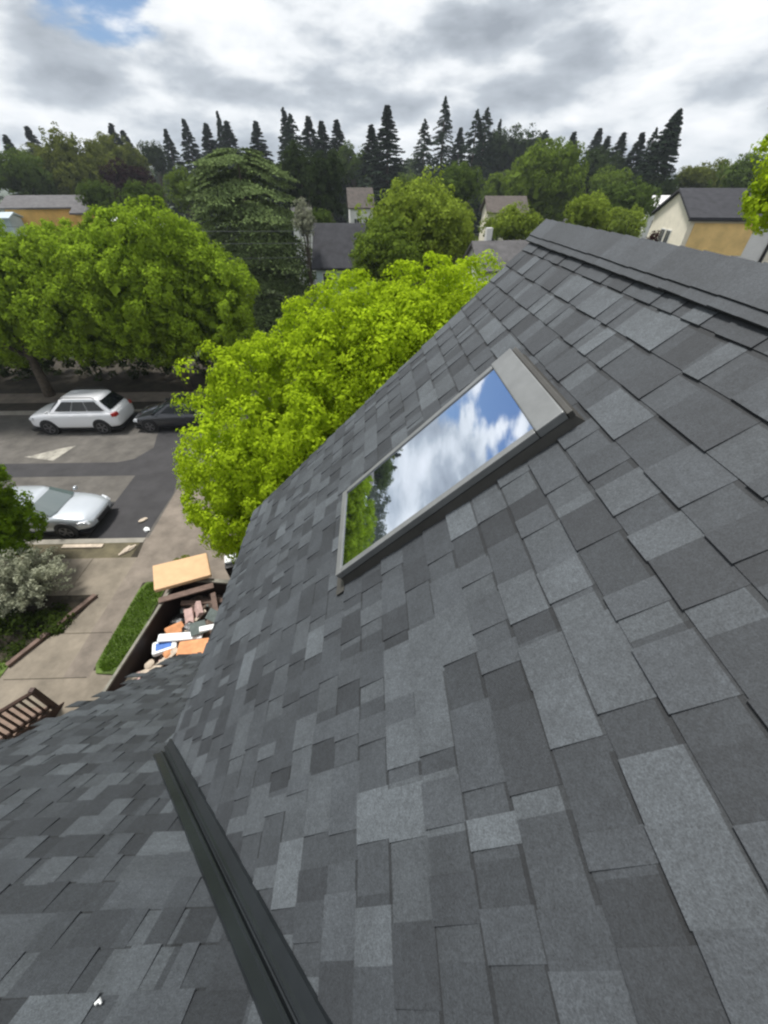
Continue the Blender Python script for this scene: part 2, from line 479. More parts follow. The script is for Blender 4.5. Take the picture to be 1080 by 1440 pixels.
# ================================================================== OUR HOUSE
A1, A2 = 0.77918, 0.85637
n1 = Vector((-math.sin(A1), 0, math.cos(A1))); d1 = Vector((-math.cos(A1), 0, -math.sin(A1)))
n2 = Vector((0, math.sin(A2), math.cos(A2))); d2 = Vector((0, math.cos(A2), -math.sin(A2)))
D1, D2 = 1.08, 1.246
YH, XH = Vector((0, 1, 0)), Vector((1, 0, 0))
def P1(y, s, h=0.0): return CAM + n1 * (h - D1) + d1 * s + YH * y
def P2(x, s, h=0.0): return CAM + n2 * (h - D2) + d2 * s + XH * x
S_RIDGE, S_CAP, S_EAVE, Y_RAKE = -0.745, -0.605, 3.083, 3.44
# the two slopes meet in the valley
def valley_y(s): return (-D2 - n2.z * (-n1.z * D1 + d1.z * s)) / n2.y
VK = (valley_y(1) - valley_y(0)); V0 = valley_y(0)
def valley_s(y): return (y - V0) / VK
def valley_x(s2): return P1(0, valley_s(-n2.y * D2 + d2.y * s2)).x
XK = valley_x(1) - valley_x(0); X0 = valley_x(0)
EXPO = 0.14288

PAL = [((0.024, 0.0275, 0.0312), 0.17), ((0.033, 0.0378, 0.0425), 0.26), ((0.043, 0.0490, 0.0545), 0.27), ((0.057, 0.0648, 0.0710), 0.21), ((0.070, 0.0795, 0.0865), 0.08)]
PW = np.array([w for c, w in PAL]); PW = PW / PW.sum()
def tabcol(rng, dark=0.0):
    c = np.array(PAL[rng.choice(len(PAL), p=PW)][0])
    return c * rng.uniform(0.9, 1.1) * (1 - dark)

def clip(poly, a, b, c):
    out = []
    for i in range(len(poly)):
        p, q = poly[i], poly[(i + 1) % len(poly)]
        fp, fq = a * p[0] + b * p[1] + c, a * q[0] + b * q[1] + c
        if fp >= 0: out.append(p)
        if fp * fq < 0:
            t = fp / (fp - fq)
            out.append((p[0] + (q[0] - p[0]) * t, p[1] + (q[1] - p[1]) * t))
    return out

class Shingles:
    def __init__(s): s.v, s.f, s.c = [], [], []
    def tab(s, fn, poly, su, sd, h, col, base):
        if len(poly) < 3: return
        def hh(p): return base + h * max(0.0, min(1.2, (p[1] - su) / (sd - su)))
        n = len(poly); i = len(s.v)
        s.v += [fn(p[0], p[1], hh(p)) for p in poly] + [fn(p[0], p[1], base - 0.004) for p in poly]
        s.f.append([i + k for k in range(n)]); s.c.append(col)
        for k in range(n):
            s.f.append([i + k, i + n + k, i + n + (k + 1) % n, i + (k + 1) % n]); s.c.append([x * 0.72 for x in col])
    def build(s, name, parent):
        o = mesh_obj(name, s.v, s.f, MT['shingle'], parent)
        a = o.data.attributes.new('tab', 'FLOAT_COLOR', 'FACE')
        a.data.foreach_set('color', np.array([[c[0], c[1], c[2], 1] for c in s.c], dtype=np.float32).reshape(-1))
        bm = bmesh.new(); bm.from_mesh(o.data); bmesh.ops.recalc_face_normals(bm, faces=bm.faces); bm.to_mesh(o.data); bm.free()
        return o

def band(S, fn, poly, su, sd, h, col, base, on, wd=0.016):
    # printed shadow band of a laminated shingle, plus painted shade under the course above
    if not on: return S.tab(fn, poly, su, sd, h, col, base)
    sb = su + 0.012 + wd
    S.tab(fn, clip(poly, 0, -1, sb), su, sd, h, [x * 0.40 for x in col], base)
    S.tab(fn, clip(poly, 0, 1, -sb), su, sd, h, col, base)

def lay(S, fn, u0, u1, s_lines, clips, seed, explicit=None):
    rng = np.random.default_rng(seed)
    for k in range(len(s_lines)):
        sd = s_lines[k]; su = sd - EXPO - 0.012
        ex = sorted((explicit or {}).get(k, []))
        # backing layer in long pieces, its colour changing with the blend
        u = u0 - rng.uniform(0, 0.4)
        while u < u1:
            w = rng.uniform(0.08, 0.27)
            poly = [(max(u, u0), su), (min(u + w, u1), su), (min(u + w, u1), sd), (max(u, u0), sd)]
            for c in clips(sd): poly = clip(poly, *c)
            col = tabcol(rng, 0.16)
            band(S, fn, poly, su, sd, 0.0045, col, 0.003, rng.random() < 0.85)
            u += w
        # laminated teeth on top
        u = u0 - rng.uniform(0, 0.3)
        while u < u1:
            w = float(rng.choice([0.055, 0.08, 0.105, 0.13, 0.165, 0.21])) * rng.uniform(0.9, 1.15)
            if u + w > u0 + 0.02:
                sk = rng.uniform(-0.004, 0.004)
                poly = [(max(u, u0), su), (min(u + w, u1), su), (min(u + w, u1) , sd + 0.002 + sk), (max(u, u0), sd + 0.002)]
                for c in clips(sd): poly = clip(poly, *c)
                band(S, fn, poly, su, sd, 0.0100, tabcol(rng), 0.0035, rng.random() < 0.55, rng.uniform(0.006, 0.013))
            u += w + (float(rng.choice([0.0, 0.06, 0.09, 0.13, 0.18])) * rng.uniform(0.8, 1.2))

house = empty('house', (1.3, 0, 0), 'dark grey shingled steep roof of the house we stand on, with a skylight', 'house')
def hp(o):   # parts are modelled in world coordinates
    o.parent = house; o.matrix_parent_inverse = Matrix.Translation((-1.3, 0, 0)); return o

# main slope
lines1 = [0.307 + EXPO * k for k in range(-6, 20)]
lines1 = [s for s in lines1 if s > S_CAP - 0.02 and s < S_EAVE - 0.03] + [S_EAVE]
S1 = Shingles()
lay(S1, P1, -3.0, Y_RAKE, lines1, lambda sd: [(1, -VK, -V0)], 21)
hp(S1.build('main_roof', None))
# cross slope running down to the street
lines2 = [1.232 * 1.08 + 0.1405 * k for k in range(-12, 34)]
lines2 = [s for s in lines2 if -0.3 < s < 5.95] + [6.0]
S2 = Shingles()
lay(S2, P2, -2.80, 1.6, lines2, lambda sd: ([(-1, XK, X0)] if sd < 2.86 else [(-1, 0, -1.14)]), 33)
hp(S2.build('cross_roof', None))
# decks under the shingles, rear slopes
mb = MB()
mb.hexa([P1(valley_y(S_EAVE) , S_EAVE - 0.02, -0.12), P1(Y_RAKE - 0.02, S_EAVE - 0.02, -0.12), P1(Y_RAKE - 0.02, S_RIDGE, -0.12), P1(-3.0, S_RIDGE, -0.12),
         P1(valley_y(S_EAVE), S_EAVE - 0.02, -0.004), P1(Y_RAKE - 0.02, S_EAVE - 0.02, -0.004), P1(Y_RAKE - 0.02, S_RIDGE, -0.004), P1(-3.0, S_RIDGE, -0.004)])
hp(mb.build('roof_deck', MT['whitewall']))
mb = MB()
mb.hexa([P2(-2.78, 5.98, -0.12), P2(-1.16, 5.98, -0.12), P2(-1.16, 2.8, -0.12), P2(-2.78, 2.8, -0.12),
         P2(-2.78, 5.98, -0.004), P2(-1.16, 5.98, -0.004), P2(-1.16, 2.8, -0.004), P2(-2.78, 2.8, -0.004)])
mb.hexa([P2(-2.78, 2.8, -0.12), P2(-1.46, 2.8, -0.12), P2(0.9, -0.3, -0.12), P2(-2.78, -0.3, -0.12),
         P2(-2.78, 2.8, -0.004), P2(-1.46, 2.8, -0.004), P2(0.9, -0.3, -0.004), P2(-2.78, -0.3, -0.004)])
hp(mb.build('roof_deck', MT['whitewall']))
RID = P1(0, S_RIDGE, 0)
d3 = Vector((-d1.x, 0, d1.z)); n3 = Vector((-n1.x, 0, n1.z))
def P3(y, s, h=0.0): return Vector((RID.x, 0, RID.z)) + d3 * s + n3 * h + YH * y
S3 = Shingles()
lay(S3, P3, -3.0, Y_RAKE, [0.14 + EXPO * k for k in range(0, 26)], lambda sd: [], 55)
hp(S3.build('rear_roof', None))
mb = MB()
mb.hexa([P3(-3, 3.84, -0.12), P3(-3, 0, -0.12), P3(Y_RAKE - .02, 0, -0.12), P3(Y_RAKE - .02, 3.84, -0.12), P3(-3, 3.84, -0.004), P3(-3, 0, -0.004), P3(Y_RAKE - .02, 0, -0.004), P3(Y_RAKE - .02, 3.84, -0.004)])
hp(mb.build('roof_deck', MT['whitewall']))
# back slope of the cross gable
tz = P2(0, -0.3, 0)
mb = MB()
mb.hexa([(-2.8, tz.y, tz.z - 0.1), (0.9, tz.y, tz.z - 0.1), (-0.9, tz.y - 2.0, tz.z - 2.4), (-2.8, tz.y - 2.0, tz.z - 2.4),
         (-2.8, tz.y, tz.z), (0.9, tz.y, tz.z), (-0.9, tz.y - 2.0, tz.z - 2.3), (-2.8, tz.y - 2.0, tz.z - 2.3)])
hp(mb.build('rear_roof', MT['roofdark']))

# ridge: vent strip with cap shingles
mb = MB()
for fn, s0, s1 in ((P1, S_RIDGE + 0.01, S_CAP - 0.012), (P3, 0.01, 0.128)):
    mb.hexa([fn(-3, s0, 0.004), fn(Y_RAKE - 0.03, s0, 0.004), fn(Y_RAKE - 0.03, s1, 0.012), fn(-3, s1, 0.012),
             fn(-3, s0, 0.024), fn(Y_RAKE - 0.03, s0, 0.024), fn(Y_RAKE - 0.03, s1, 0.024), fn(-3, s1, 0.024)])
hp(mb.build('ridge_vent', MT['blackplastic']))
SR = Shingles()
rng = np.random.default_rng(5)
y = -3.0; apex = P1(0, S_RIDGE, 0.045); apex = Vector((RID.x, 0, apex.z + 0.012))
while y < Y_RAKE:
    col = np.array((0.037, 0.042, 0.047)) * rng.uniform(0.80, 1.2)
    y1 = min(y + 0.148, Y_RAKE + 0.03)
    for fn, se, up in ((P1, S_CAP, 0), (P3, 0.14, 0), (P1, S_CAP - 0.038, 0.007), (P3, 0.102, 0.007)):
        lo, hi = 0.029 + up, 0.034 + up
        j = rng.uniform(-0.002, 0.002)
        i = len(SR.v)
        pa, pb = fn(y - 0.04, se + j, lo), fn(y1, se + j, hi)
        qa, qb = apex + YH * (y - 0.04) + Vector((0, 0, up - 0.005)), apex + YH * y1 + Vector((0, 0, up))
        nn = (n1 if fn is P1 else n3) * -0.012
        SR.v += [pa, pb, qb, qa] + [p + nn for p in (pa, pb, qb, qa)]
        SR.f.append([i, i + 1, i + 2, i + 3]); SR.c.append(col)
        for a, b in ((0, 1), (1, 2), (3, 0)):
            SR.f.append([i + a, i + 4 + a, i + 4 + b, i + b]); SR.c.append(col * 0.4)
    y += 0.148
hp(SR.build('ridge_cap', None))

# valley metal: a bent strip lying over the shingle ends, with a standing rib
def vP1(s, off, h):   # off metres across, on the main slope
    q = P1(valley_y(s), s, h); return q + (YH * 0.85 - d1 * 0.527) * off
vdir = (P1(valley_y(0), 0) - P1(valley_y(3.1), 3.1)).normalized()
def vpt(t, side, off, h):   # t metres up the valley from its foot
    base = P1(valley_y(3.15), 3.15, 0) + vdir * t
    n = n1 if side > 0 else n2
    c = vdir.cross(n).normalized()
    if (side > 0 and c.y < 0) or (side < 0 and c.x > 0): c = -c
    if side > 0 and c.dot(-d1) < 0: c = -c
    return base + c * off + n * h
prof = [(-1, 0.080, 0.010), (-1, 0.078, 0.024), (-1, 0.040, 0.024), (-1, 0.036, 0.032), (-1, 0.029, 0.032), (-1, 0.026, 0.028), (-1, 0.012, 0.015), (1, 0.012, 0.015), (1, 0.027, 0.028), (1, 0.030, 0.033), (1, 0.038, 0.033), (1, 0.044, 0.024), (1, 0.086, 0.024), (1, 0.088, 0.010)]
V, F = [], []
ts = np.linspace(0, 4.9, 20)
for t in ts:
    for sd, o_, h_ in prof: V.append(vpt(t + (0.02 if sd < 0 else 0.0), sd, o_, h_))
m_ = len(prof)
for i in range(len(ts) - 1):
    for j in range(m_ - 1):
        F.append([i * m_ + j, i * m_ + j + 1, (i + 1) * m_ + j + 1, (i + 1) * m_ + j])
i0 = len(V)
for sd, o_, h_ in prof: V.append(vpt(0.0 + (0.02 if sd < 0 else 0.0), sd, o_ , -0.004))
for j in range(m_ - 1): F.append([j + 1, j, i0 + j, i0 + j + 1])
hp(mesh_obj('valley_flashing', V, F, MT['valley']))

# drip edges along rake and eave
mb = MB()
for a in range(1):
    mb.hexa([P1(Y_RAKE - 0.012, S_RIDGE, -0.06), P1(Y_RAKE + 0.004, S_RIDGE, -0.06), P1(Y_RAKE + 0.004, S_EAVE, -0.06), P1(Y_RAKE - 0.012, S_EAVE, -0.06),
             P1(Y_RAKE - 0.012, S_RIDGE, 0.0), P1(Y_RAKE + 0.004, S_RIDGE, 0.0), P1(Y_RAKE + 0.004, S_EAVE, 0.0), P1(Y_RAKE - 0.012, S_EAVE, 0.0)])
    mb.hexa([P2(-2.812, -0.3, -0.06), P2(-2.796, -0.3, -0.06), P2(-2.796, 6.0, -0.06), P2(-2.812, 6.0, -0.06),
             P2(-2.812, -0.3, 0.001), P2(-2.796, -0.3, 0.001), P2(-2.796, 6.0, 0.001), P2(-2.812, 6.0, 0.001)])
hp(mb.build('drip_edge', MT['drip']))

# walls under the roof
mb = MB()
xe, ze = P1(0, S_EAVE, 0).x + 0.33, P1(0, S_EAVE - 0.46, -0.14).z
xr = 2 * RID.x - xe
mb.prism([(xe, -3.0, 0), (xr, -3.0, 0), (xr, -3.0, ze), (RID.x, -3.0, RID.z - 0.2), (xe, -3.0, ze)], (0, Y_RAKE + 2.7, 0))
hp(mb.build('wall', MT['siding']))
mb = MB()
zf = P2(0, 5.5, -0.14)
mb.prism([(-2.52, -2.6, 0), (-2.52, zf.y, 0), (-2.52, zf.y, zf.z), (-2.52, tz.y, tz.z - 0.2), (-2.52, -2.6, tz.z - 2.0)], (1.4, 0, 0))
hp(mb.build('wall', MT['siding']))

# ---- the skylight
SY0, SY1, SS0, SS1 = 1.335, 2.07, -0.055, 1.292
def sk(y, s, h): return P1(y, s, h)
def skbox(mb, y0, y1, s0, s1, h0, h1): mb.box(y0, y1, s0, s1, h0, h1, T=lambda a, b, c: P1(a, b, c))
mb = MB()   # kerb with flared cladding
o_ = 0.012
mb.hexa([sk(SY0 - o_, SS1 + o_, 0.0), sk(SY1 + o_, SS1 + o_, 0.0), sk(SY1 + o_, SS0 - o_ - 0.03, 0.0), sk(SY0 - o_, SS0 - o_ - 0.03, 0.0),
         sk(SY0 + 0.004, SS1 - 0.004, 0.052), sk(SY1 - 0.004, SS1 - 0.004, 0.052), sk(SY1 - 0.004, SS0 - 0.02, 0.052), sk(SY0 + 0.004, SS0 - 0.02, 0.052)])
sky_l = mb.build('skylight', MT['kerb'])
hp(sky_l)
def part(mb, name, m, bevel=0.0):
    o = mb.build(name, m, None, bevel=bevel)
    o.parent = sky_l
    return o
mb = MB()
skbox(mb, SY0, SY1, SS1 - 0.042, SS1, 0.055, 0.094)
part(mb, 'bottom_rail', MT['frame'], 0.006)
for y0, y1 in ((SY0, SY0 + 0.036), (SY1 - 0.036, SY1)):
    mb = MB(); skbox(mb, y0, y1, SS0 + 0.125, SS1 - 0.043, 0.055, 0.094); part(mb, 'side_rail', MT['frame'], 0.005)
mb = MB(); skbox(mb, SY0 - 0.003, SY1 + 0.003, SS0, SS0 + 0.123, 0.055, 0.099); part(mb, 'head_cover', MT['frame'], 0.007)
mb = MB(); skbox(mb, SY0 - 0.006, SY1 + 0.006, SS0 - 0.026, SS0 - 0.002, 0.05, 0.082); part(mb, 'head_flashing', MT['kerb'], 0.004)
mb = MB(); skbox(mb, SY0 + 0.002, SY1 - 0.002, SS0 + 0.01, SS1 - 0.002, 0.0515, 0.0545); part(mb, 'gasket', MT['gasket'])
gm = bpy.data.materials.new('coated_glass'); gm.use_nodes = True
b = gm.node_tree.nodes['Principled BSDF']
b.inputs['Base Color'].default_value = (0.74, 0.79, 0.86, 1); b.inputs['Metallic'].default_value = 1.0
b.inputs['Roughness'].default_value = 0.02
mb = MB(); skbox(mb, SY0 + 0.037, SY1 - 0.037, SS0 + 0.125, SS1 - 0.044, 0.07, 0.086); part(mb, 'pane', gm)
mb = MB()  # apron and side flashing lying on the shingles
skbox(mb, SY0 - 0.05, SY1 + 0.05, SS1 + 0.013, SS1 + 0.075, 0.0155, 0.0185)
part(mb, 'apron_flashing', MT['kerb'])

# scraps lying on the shingles
for (px_, py_, lab, m, r) in ((137, 1412, 'tiny white scrap on the shingles at the lower left', 'whiteplastic', 0.007),):
    rr = ray(px_, py_)
    nn, dd = (n2, D2) if px_ < 300 else (n1, D1)
    q = CAM + rr * (-(dd - 0.016) / rr.dot(nn))
    mb = MB(); mb.tube([q - XH * r, q + XH * r * 0.3 + YH * r, q + XH * r * 1.4], [r * 0.6, r * 0.8, r * 0.4], 6)
    tag(mb.build('scrap', MT[m]), lab, 'scrap')

# ================================================================== SKY AND SUN
SUN = Vector((-0.27, 0.22, 0.94)).normalized()
sun = bpy.data.lights.new('sun', 'SUN'); sun.energy = 4.0; sun.angle = rad(12); sun.color = (1.0, 0.98, 0.95)
suno = bpy.data.objects.new('sun', sun); COL.objects.link(suno)
suno.rotation_euler = SUN.to_track_quat('Z', 'Y').to_euler(); suno.location = (0, 0, 60)

w = bpy.data.worlds.new('World'); sc.world = w; w.use_nodes = True
nt = w.node_tree; nt.nodes.clear()
def nd(t, **k):
    n = nt.nodes.new(t)
    for a, v in k.items(): setattr(n, a, v)
    return n
def lk(a, b): nt.links.new(a, b)
def mth(op, a, b=None, clampit=False):
    n = nd('ShaderNodeMath', operation=op); n.use_clamp = clampit
    for i, v in enumerate((a, b)):
        if v is None: continue
        if isinstance(v, (int, float)): n.inputs[i].default_value = v
        else: lk(v, n.inputs[i])
    return n.outputs[0]
out = nd('ShaderNodeOutputWorld')
tc = nd('ShaderNodeTexCoord')
sep = nd('ShaderNodeSeparateXYZ'); lk(tc.outputs['Generated'], sep.inputs[0])
zc = mth('MAXIMUM', sep.outputs['Z'], 0.0)
zz = mth('ADD', zc, 0.075)
cx = mth('DIVIDE', sep.outputs['X'], zz); cy = mth('DIVIDE', sep.outputs['Y'], zz)
cmb = nd('ShaderNodeCombineXYZ'); lk(cx, cmb.inputs[0]); lk(cy, cmb.inputs[1])
def noise(scale, detail, rough, off, vec=cmb.outputs[0], dist=0.0):
    mp = nd('ShaderNodeMapping'); mp.inputs['Location'].default_value = off; lk(vec, mp.inputs['Vector'])
    n = nd('ShaderNodeTexNoise'); n.inputs['Scale'].default_value = scale; n.inputs['Detail'].default_value = detail
    n.inputs['Roughness'].default_value = rough; n.inputs['Distortion'].default_value = dist
    lk(mp.outputs[0], n.inputs['Vector']); return n.outputs['Fac']
fine = noise(1.0, 8, 0.55, (7.7, 2.2, 1.3), dist=0.2)
sq = nd('ShaderNodeVectorMath', operation='MULTIPLY'); lk(tc.outputs['Generated'], sq.inputs[0]); sq.inputs[1].default_value = (1.0, 1.0, 2.6)
big = noise(2.1, 3, 0.5, (2.3, 0.6, 3.2), vec=sq.outputs[0], dist=0.0)
puff = noise(6.5, 10, 0.52, (1.0, 4.0, 2.0), vec=sq.outputs[0], dist=0.12)
mixv = mth('ADD', mth('MULTIPLY', big, 0.55), mth('ADD', mth('MULTIPLY', fine, 0.08), mth('MULTIPLY', puff, 0.50)))
ramp = nd('ShaderNodeValToRGB')
cr = ramp.color_ramp
cr.elements[0].position = 0.44; cr.elements[0].color = (0.30, 0.335, 0.385, 1)
cr.elements[1].position = 0.655; cr.elements[1].color = (0.97, 0.98, 1.0, 1)
e = cr.elements.new(0.525); e.color = (0.48, 0.525, 0.58, 1)
e = cr.elements.new(0.59); e.color = (0.80, 0.83, 0.86, 1)
lk(mixv, ramp.inputs['Fac'])
cloud = nd('ShaderNodeBackground'); lk(ramp.outputs['Color'], cloud.inputs['Color']); cloud.inputs['Strength'].default_value = 0.96
sky = nd('ShaderNodeTexSky', sky_type='NISHITA'); sky.sun_disc = False
sky.sun_elevation = math.asin(SUN.z); sky.sun_rotation = math.atan2(SUN.x, SUN.y)
sky.air_density = 1.0; sky.dust_density = 0.4; sky.ozone_density = 3.0
tint = nd('ShaderNodeVectorMath', operation='MULTIPLY'); lk(sky.outputs['Color'], tint.inputs[0]); tint.inputs[1].default_value = (0.88, 0.97, 1.10)
blue = nd('ShaderNodeBackground'); lk(tint.outputs[0], blue.inputs['Color']); blue.inputs['Strength'].default_value = 0.075
# gaps in the cloud cover: ragged holes around three directions of the sky
def hole(az, el, r0, r1):
    d = (math.sin(rad(az)) * math.cos(rad(el)), math.cos(rad(az)) * math.cos(rad(el)), math.sin(rad(el)))
    v = nd('ShaderNodeVectorMath', operation='DISTANCE'); lk(tc.outputs['Generated'], v.inputs[0]); v.inputs[1].default_value = d
    a = mth('ADD', v.outputs['Value'], mth('MULTIPLY', mth('SUBTRACT', puff, 0.5), 0.30))
    a = mth('ADD', a, mth('MULTIPLY', mth('SUBTRACT', fine, 0.5), 0.16))
    mr = nd('ShaderNodeMapRange'); mr.interpolation_type = 'SMOOTHSTEP'
    lk(a, mr.inputs['Value']); mr.inputs['From Min'].default_value = r0; mr.inputs['From Max'].default_value = r1
    mr.inputs['To Min'].default_value = 1.0; mr.inputs['To Max'].default_value = 0.0
    return mr.outputs[0]
h1 = hole(-24.0, 17.6, 0.05, 0.105); h2 = hole(-21.5, 12.2, 0.0, 0.05); h3 = hole(-30, 20, 0.02, 0.07); h4 = hole(150, 60, 0.15, 0.4)
msk = mth('MAXIMUM', mth('MAXIMUM', h1, h2), mth('MAXIMUM', h3, h4))
mx = nd('ShaderNodeMixShader'); lk(msk, mx.inputs['Fac']); lk(cloud.outputs[0], mx.inputs[1]); lk(blue.outputs[0], mx.inputs[2])
lk(mx.outputs[0], out.inputs['Surface'])

sc.view_settings.view_transform = 'Standard'
sc.view_settings.look = 'None'
sc.view_settings.exposure = 0.27
sc.view_settings.gamma = 1.0
sc.cycles.max_bounces = 6
sc.cycles.diffuse_bounces = 3
sc.cycles.transmission_bounces = 4
sc.cycles.use_denoising = True
sc.cycles.filter_width = 2.3

# ================================================================== GROUND, STREET
GZ = -0.14   # street level below the yards
def sheet(name, pts, z, m, label=None):
    o = mesh_obj(name, [(x, y, z) for x, y in pts], [list(range(len(pts)))], m)
    return tag(o, label, kind='structure')
def slab(name, pts, z0, z1, m):
    mb = MB(); mb.prism([(x, y, z0) for x, y in pts], (0, 0, z1 - z0))
    return tag(mb.build(name, m), kind='structure')
sheet('ground', [(-3000, -500), (3000, -500), (3000, 4000), (-3000, 4000)], GZ - 0.01, MT['ground'], 'green ground reaching out to the horizon')
sheet('street', [(-90, 10.34), (90, 10.34), (90, 20.9), (-90, 20.9)], GZ, MT['asphalt'], 'grey brown street of old asphalt')
sheet('asphalt_patch', [(-22, 14.62), (-11.0, 14.6), (-10.9, 10.36), (-8.75, 10.36), (-8.72, 13.2), (-9.2, 15.4), (-9.6, 20.7), (-12.2, 20.7), (-11.2, 17.0), (-11.7, 16.0), (-12.4, 15.72), (-22, 15.75)], GZ + 0.004, MT['asphaltnew'], 'dark T-shaped patch of newer asphalt in the street')
slab('yard', [(-90, -12), (90, -12), (90, 10.1), (-90, 10.1)], GZ - 0.005, -0.012, MT['soil'])
slab('yard', [(-90, 21.15), (90, 21.15), (90, 30), (-90, 30)], GZ - 0.005, -0.012, MT['soil'])
sheet('sidewalk', [(-90, 22.2), (90, 22.2), (90, 23.6), (-90, 23.6)], -0.004, MT['drive'])
slab('kerb', [(-90, 10.1), (-8.6, 10.1), (-8.6, 10.34), (-90, 10.34)], GZ - 0.005, 0.0, MT['kerbstone'])
slab('kerb', [(-3.4, 10.1), (90, 10.1), (90, 10.34), (-3.4, 10.34)], GZ - 0.005, 0.0, MT['kerbstone'])
slab('kerb', [(-90, 20.9), (90, 20.9), (90, 21.15), (-90, 21.15)], GZ - 0.005, 0.0, MT['kerbstone'])
sheet('planting_strip', [(-90, 9.35), (-8.7, 9.35), (-8.7, 10.1), (-90, 10.1)], -0.006, MT['strip'], 'dry brown planting strip along the kerb')
sheet('sidewalk', [(-90, 7.75), (-8.45, 7.75), (-8.45, 9.35), (-90, 9.35)], -0.002, MT['concrete'], 'worn concrete sidewalk along the street')
sheet('driveway', [(-8.45, 5.0), (-7.75, 5.0), (-7.75, 8.2), (-6.9, 8.3), (-6.9, 2.0), (-2.5, 2.0), (-2.5, 8.0), (-3.4, 10.1), (-3.4, 10.34), (-8.6, 10.34), (-8.45, 9.3)], 0.0015, MT['drive'], 'pinkish brown concrete driveway beside the house')
sheet('driveway_apron', [(-8.6, 10.36), (-3.2, 10.36), (-3.0, 13.5), (-8.68, 13.5)], GZ + 0.008, MT['drive'], 'pale driveway apron spreading into the street')
sheet('front_walk', [(-10.35, 1.5), (-6.92, 1.5), (-6.92, 4.7), (-7.2, 5.2), (-7.78, 5.2), (-7.78, 7.747), (-8.95, 7.747), (-9.15, 6.9), (-10.1, 5.4)], -0.0005, MT['concrete'], 'concrete front walk leading from the sidewalk to the porch steps')
# expansion joints cut in the concrete, one thin dark sheet
mb = MB()
for yj in (2.4, 3.75, 5.0, 6.35): mb.poly([(-10.0, yj, 0.003), (-7.82, yj, 0.003), (-7.82, yj + 0.018, 0.003), (-10.0, yj + 0.018, 0.003)])
for xj in np.arange(-40, -8.6, 1.5): mb.poly([(xj, 7.75, 0.003), (xj + 0.018, 7.75, 0.003), (xj + 0.018, 9.35, 0.003), (xj, 9.35, 0.003)])
tag(mb.build('sidewalk_joints', MT['soil']), kind='structure')
mb = MB()  # flat pale triangle laid just above the asphalt
mb.poly([(-17.2, 16.35, GZ + 0.005), (-15.55, 15.95, GZ + 0.005), (-15.25, 17.35, GZ + 0.005), (-15.7, 17.15, GZ + 0.005), (-15.95, 16.55, GZ + 0.005)])
mb.poly([(-16.9, 16.42, GZ + 0.005), (-15.95, 16.56, GZ + 0.005), (-15.7, 17.16, GZ + 0.005), (-16.1, 16.95, GZ + 0.005)])
tag(mb.build('pale_patch', MT['palepatch']), 'pale triangular patch on the street beside the dark patch', 'road marking', kind='structure')
sheet('side_street', [(40, 84), (47, 84), (100, 152), (84, 152)], GZ + 0.004, MT['asphalt'], 'grey side street far behind the ridge')
# far ridge of hills
V, F = [], []
xs = np.linspace(-1400, 2600, 60)
for i, x in enumerate(xs):
    h = 22 + 30 * math.exp(-((x - 1750) / 420) ** 2) + 5 * math.sin(x * 0.013) + 3 * math.sin(x * 0.031)
    V += [(x, 2350, 0), (x, 2500, h), (x, 2900, h * 0.8), (x, 3000, 0)]
for i in range(59):
    for j in range(3): F.append([i * 4 + j, i * 4 + j + 1, i * 4 + j + 5, i * 4 + j + 4])
tag(mesh_obj('hills', V, F, MT['hill'], smooth=True), kind='structure')

# grass bed between walk and dumpster, lawn at the left
def grass(name, polyfn, n, h, m, seed, z=0.0, label=None):
    rng = np.random.default_rng(seed)
    P = polyfn(rng, n); k = len(P)
    az = rng.uniform(0, 2 * np.pi, k); hh = h * rng.uniform(0.5, 1.3, k); le = rng.normal(0, 0.4, (k, 2)) * hh[:, None]
    w_ = 0.007 + 0.1 * h * 0.4
    dx, dy = np.cos(az) * w_, np.sin(az) * w_
    z0 = np.full(k, z)
    V = np.stack([np.stack([P[:, 0] - dx, P[:, 1] - dy, z0], 1), np.stack([P[:, 0] + dx, P[:, 1] + dy, z0], 1),
                  np.stack([P[:, 0] + le[:, 0] + dx * .2, P[:, 1] + le[:, 1] + dy * .2, z0 + hh], 1), np.stack([P[:, 0] + le[:, 0] - dx * .2, P[:, 1] + le[:, 1] - dy * .2, z0 + hh], 1)], 1)
    o = bpy.data.objects.new(name, quads_mesh(name, V, np.clip(rng.normal(.5, .25, k), 0, 1), m)); COL.objects.link(o)
    return tag(o, label, name.replace('_', ' '), kind='stuff')
def in_bed(rng, n):
    t = rng.random(n); y = 5.15 + 3.0 * t
    x0 = -7.72 + 0.05 * t; x1 = -7.0 + 0.12 * t
    wd = np.sqrt(np.clip(1 - (2 * t - 1) ** 6, 0.05, 1))
    xm = (x0 + x1) / 2; return np.stack([xm + (rng.random(n) - 0.5) * (x1 - x0) * wd, y], 1)
slab('lawn_bed', [(-7.74, 5.35), (-7.6, 5.1), (-7.1, 5.05), (-6.95, 5.3), (-6.88, 8.1), (-7.6, 8.2), (-7.72, 7.9)], 0.0, 0.05, MT['lawn'])
grass('grass', in_bed, 5200, 0.07, MT['grassblade'], 3, 0.05, 'bright green strip of grass between front walk and dumpster')
def in_left(rng, n):
    y = rng.uniform(1.0, 5.6, n); x = rng.uniform(-15.5, -10.2, n); return np.stack([x, y], 1)
sheet('lawn', [(-16, 1), (-10.15, 1), (-10.15, 5.5), (-16, 5.5)], -0.006, MT['lawn'])
grass('lawn_grass', in_left, 9000, 0.12, MT['grassblade'], 4, -0.006, 'shaded lawn left of the front walk')
rng = np.random.default_rng(12)
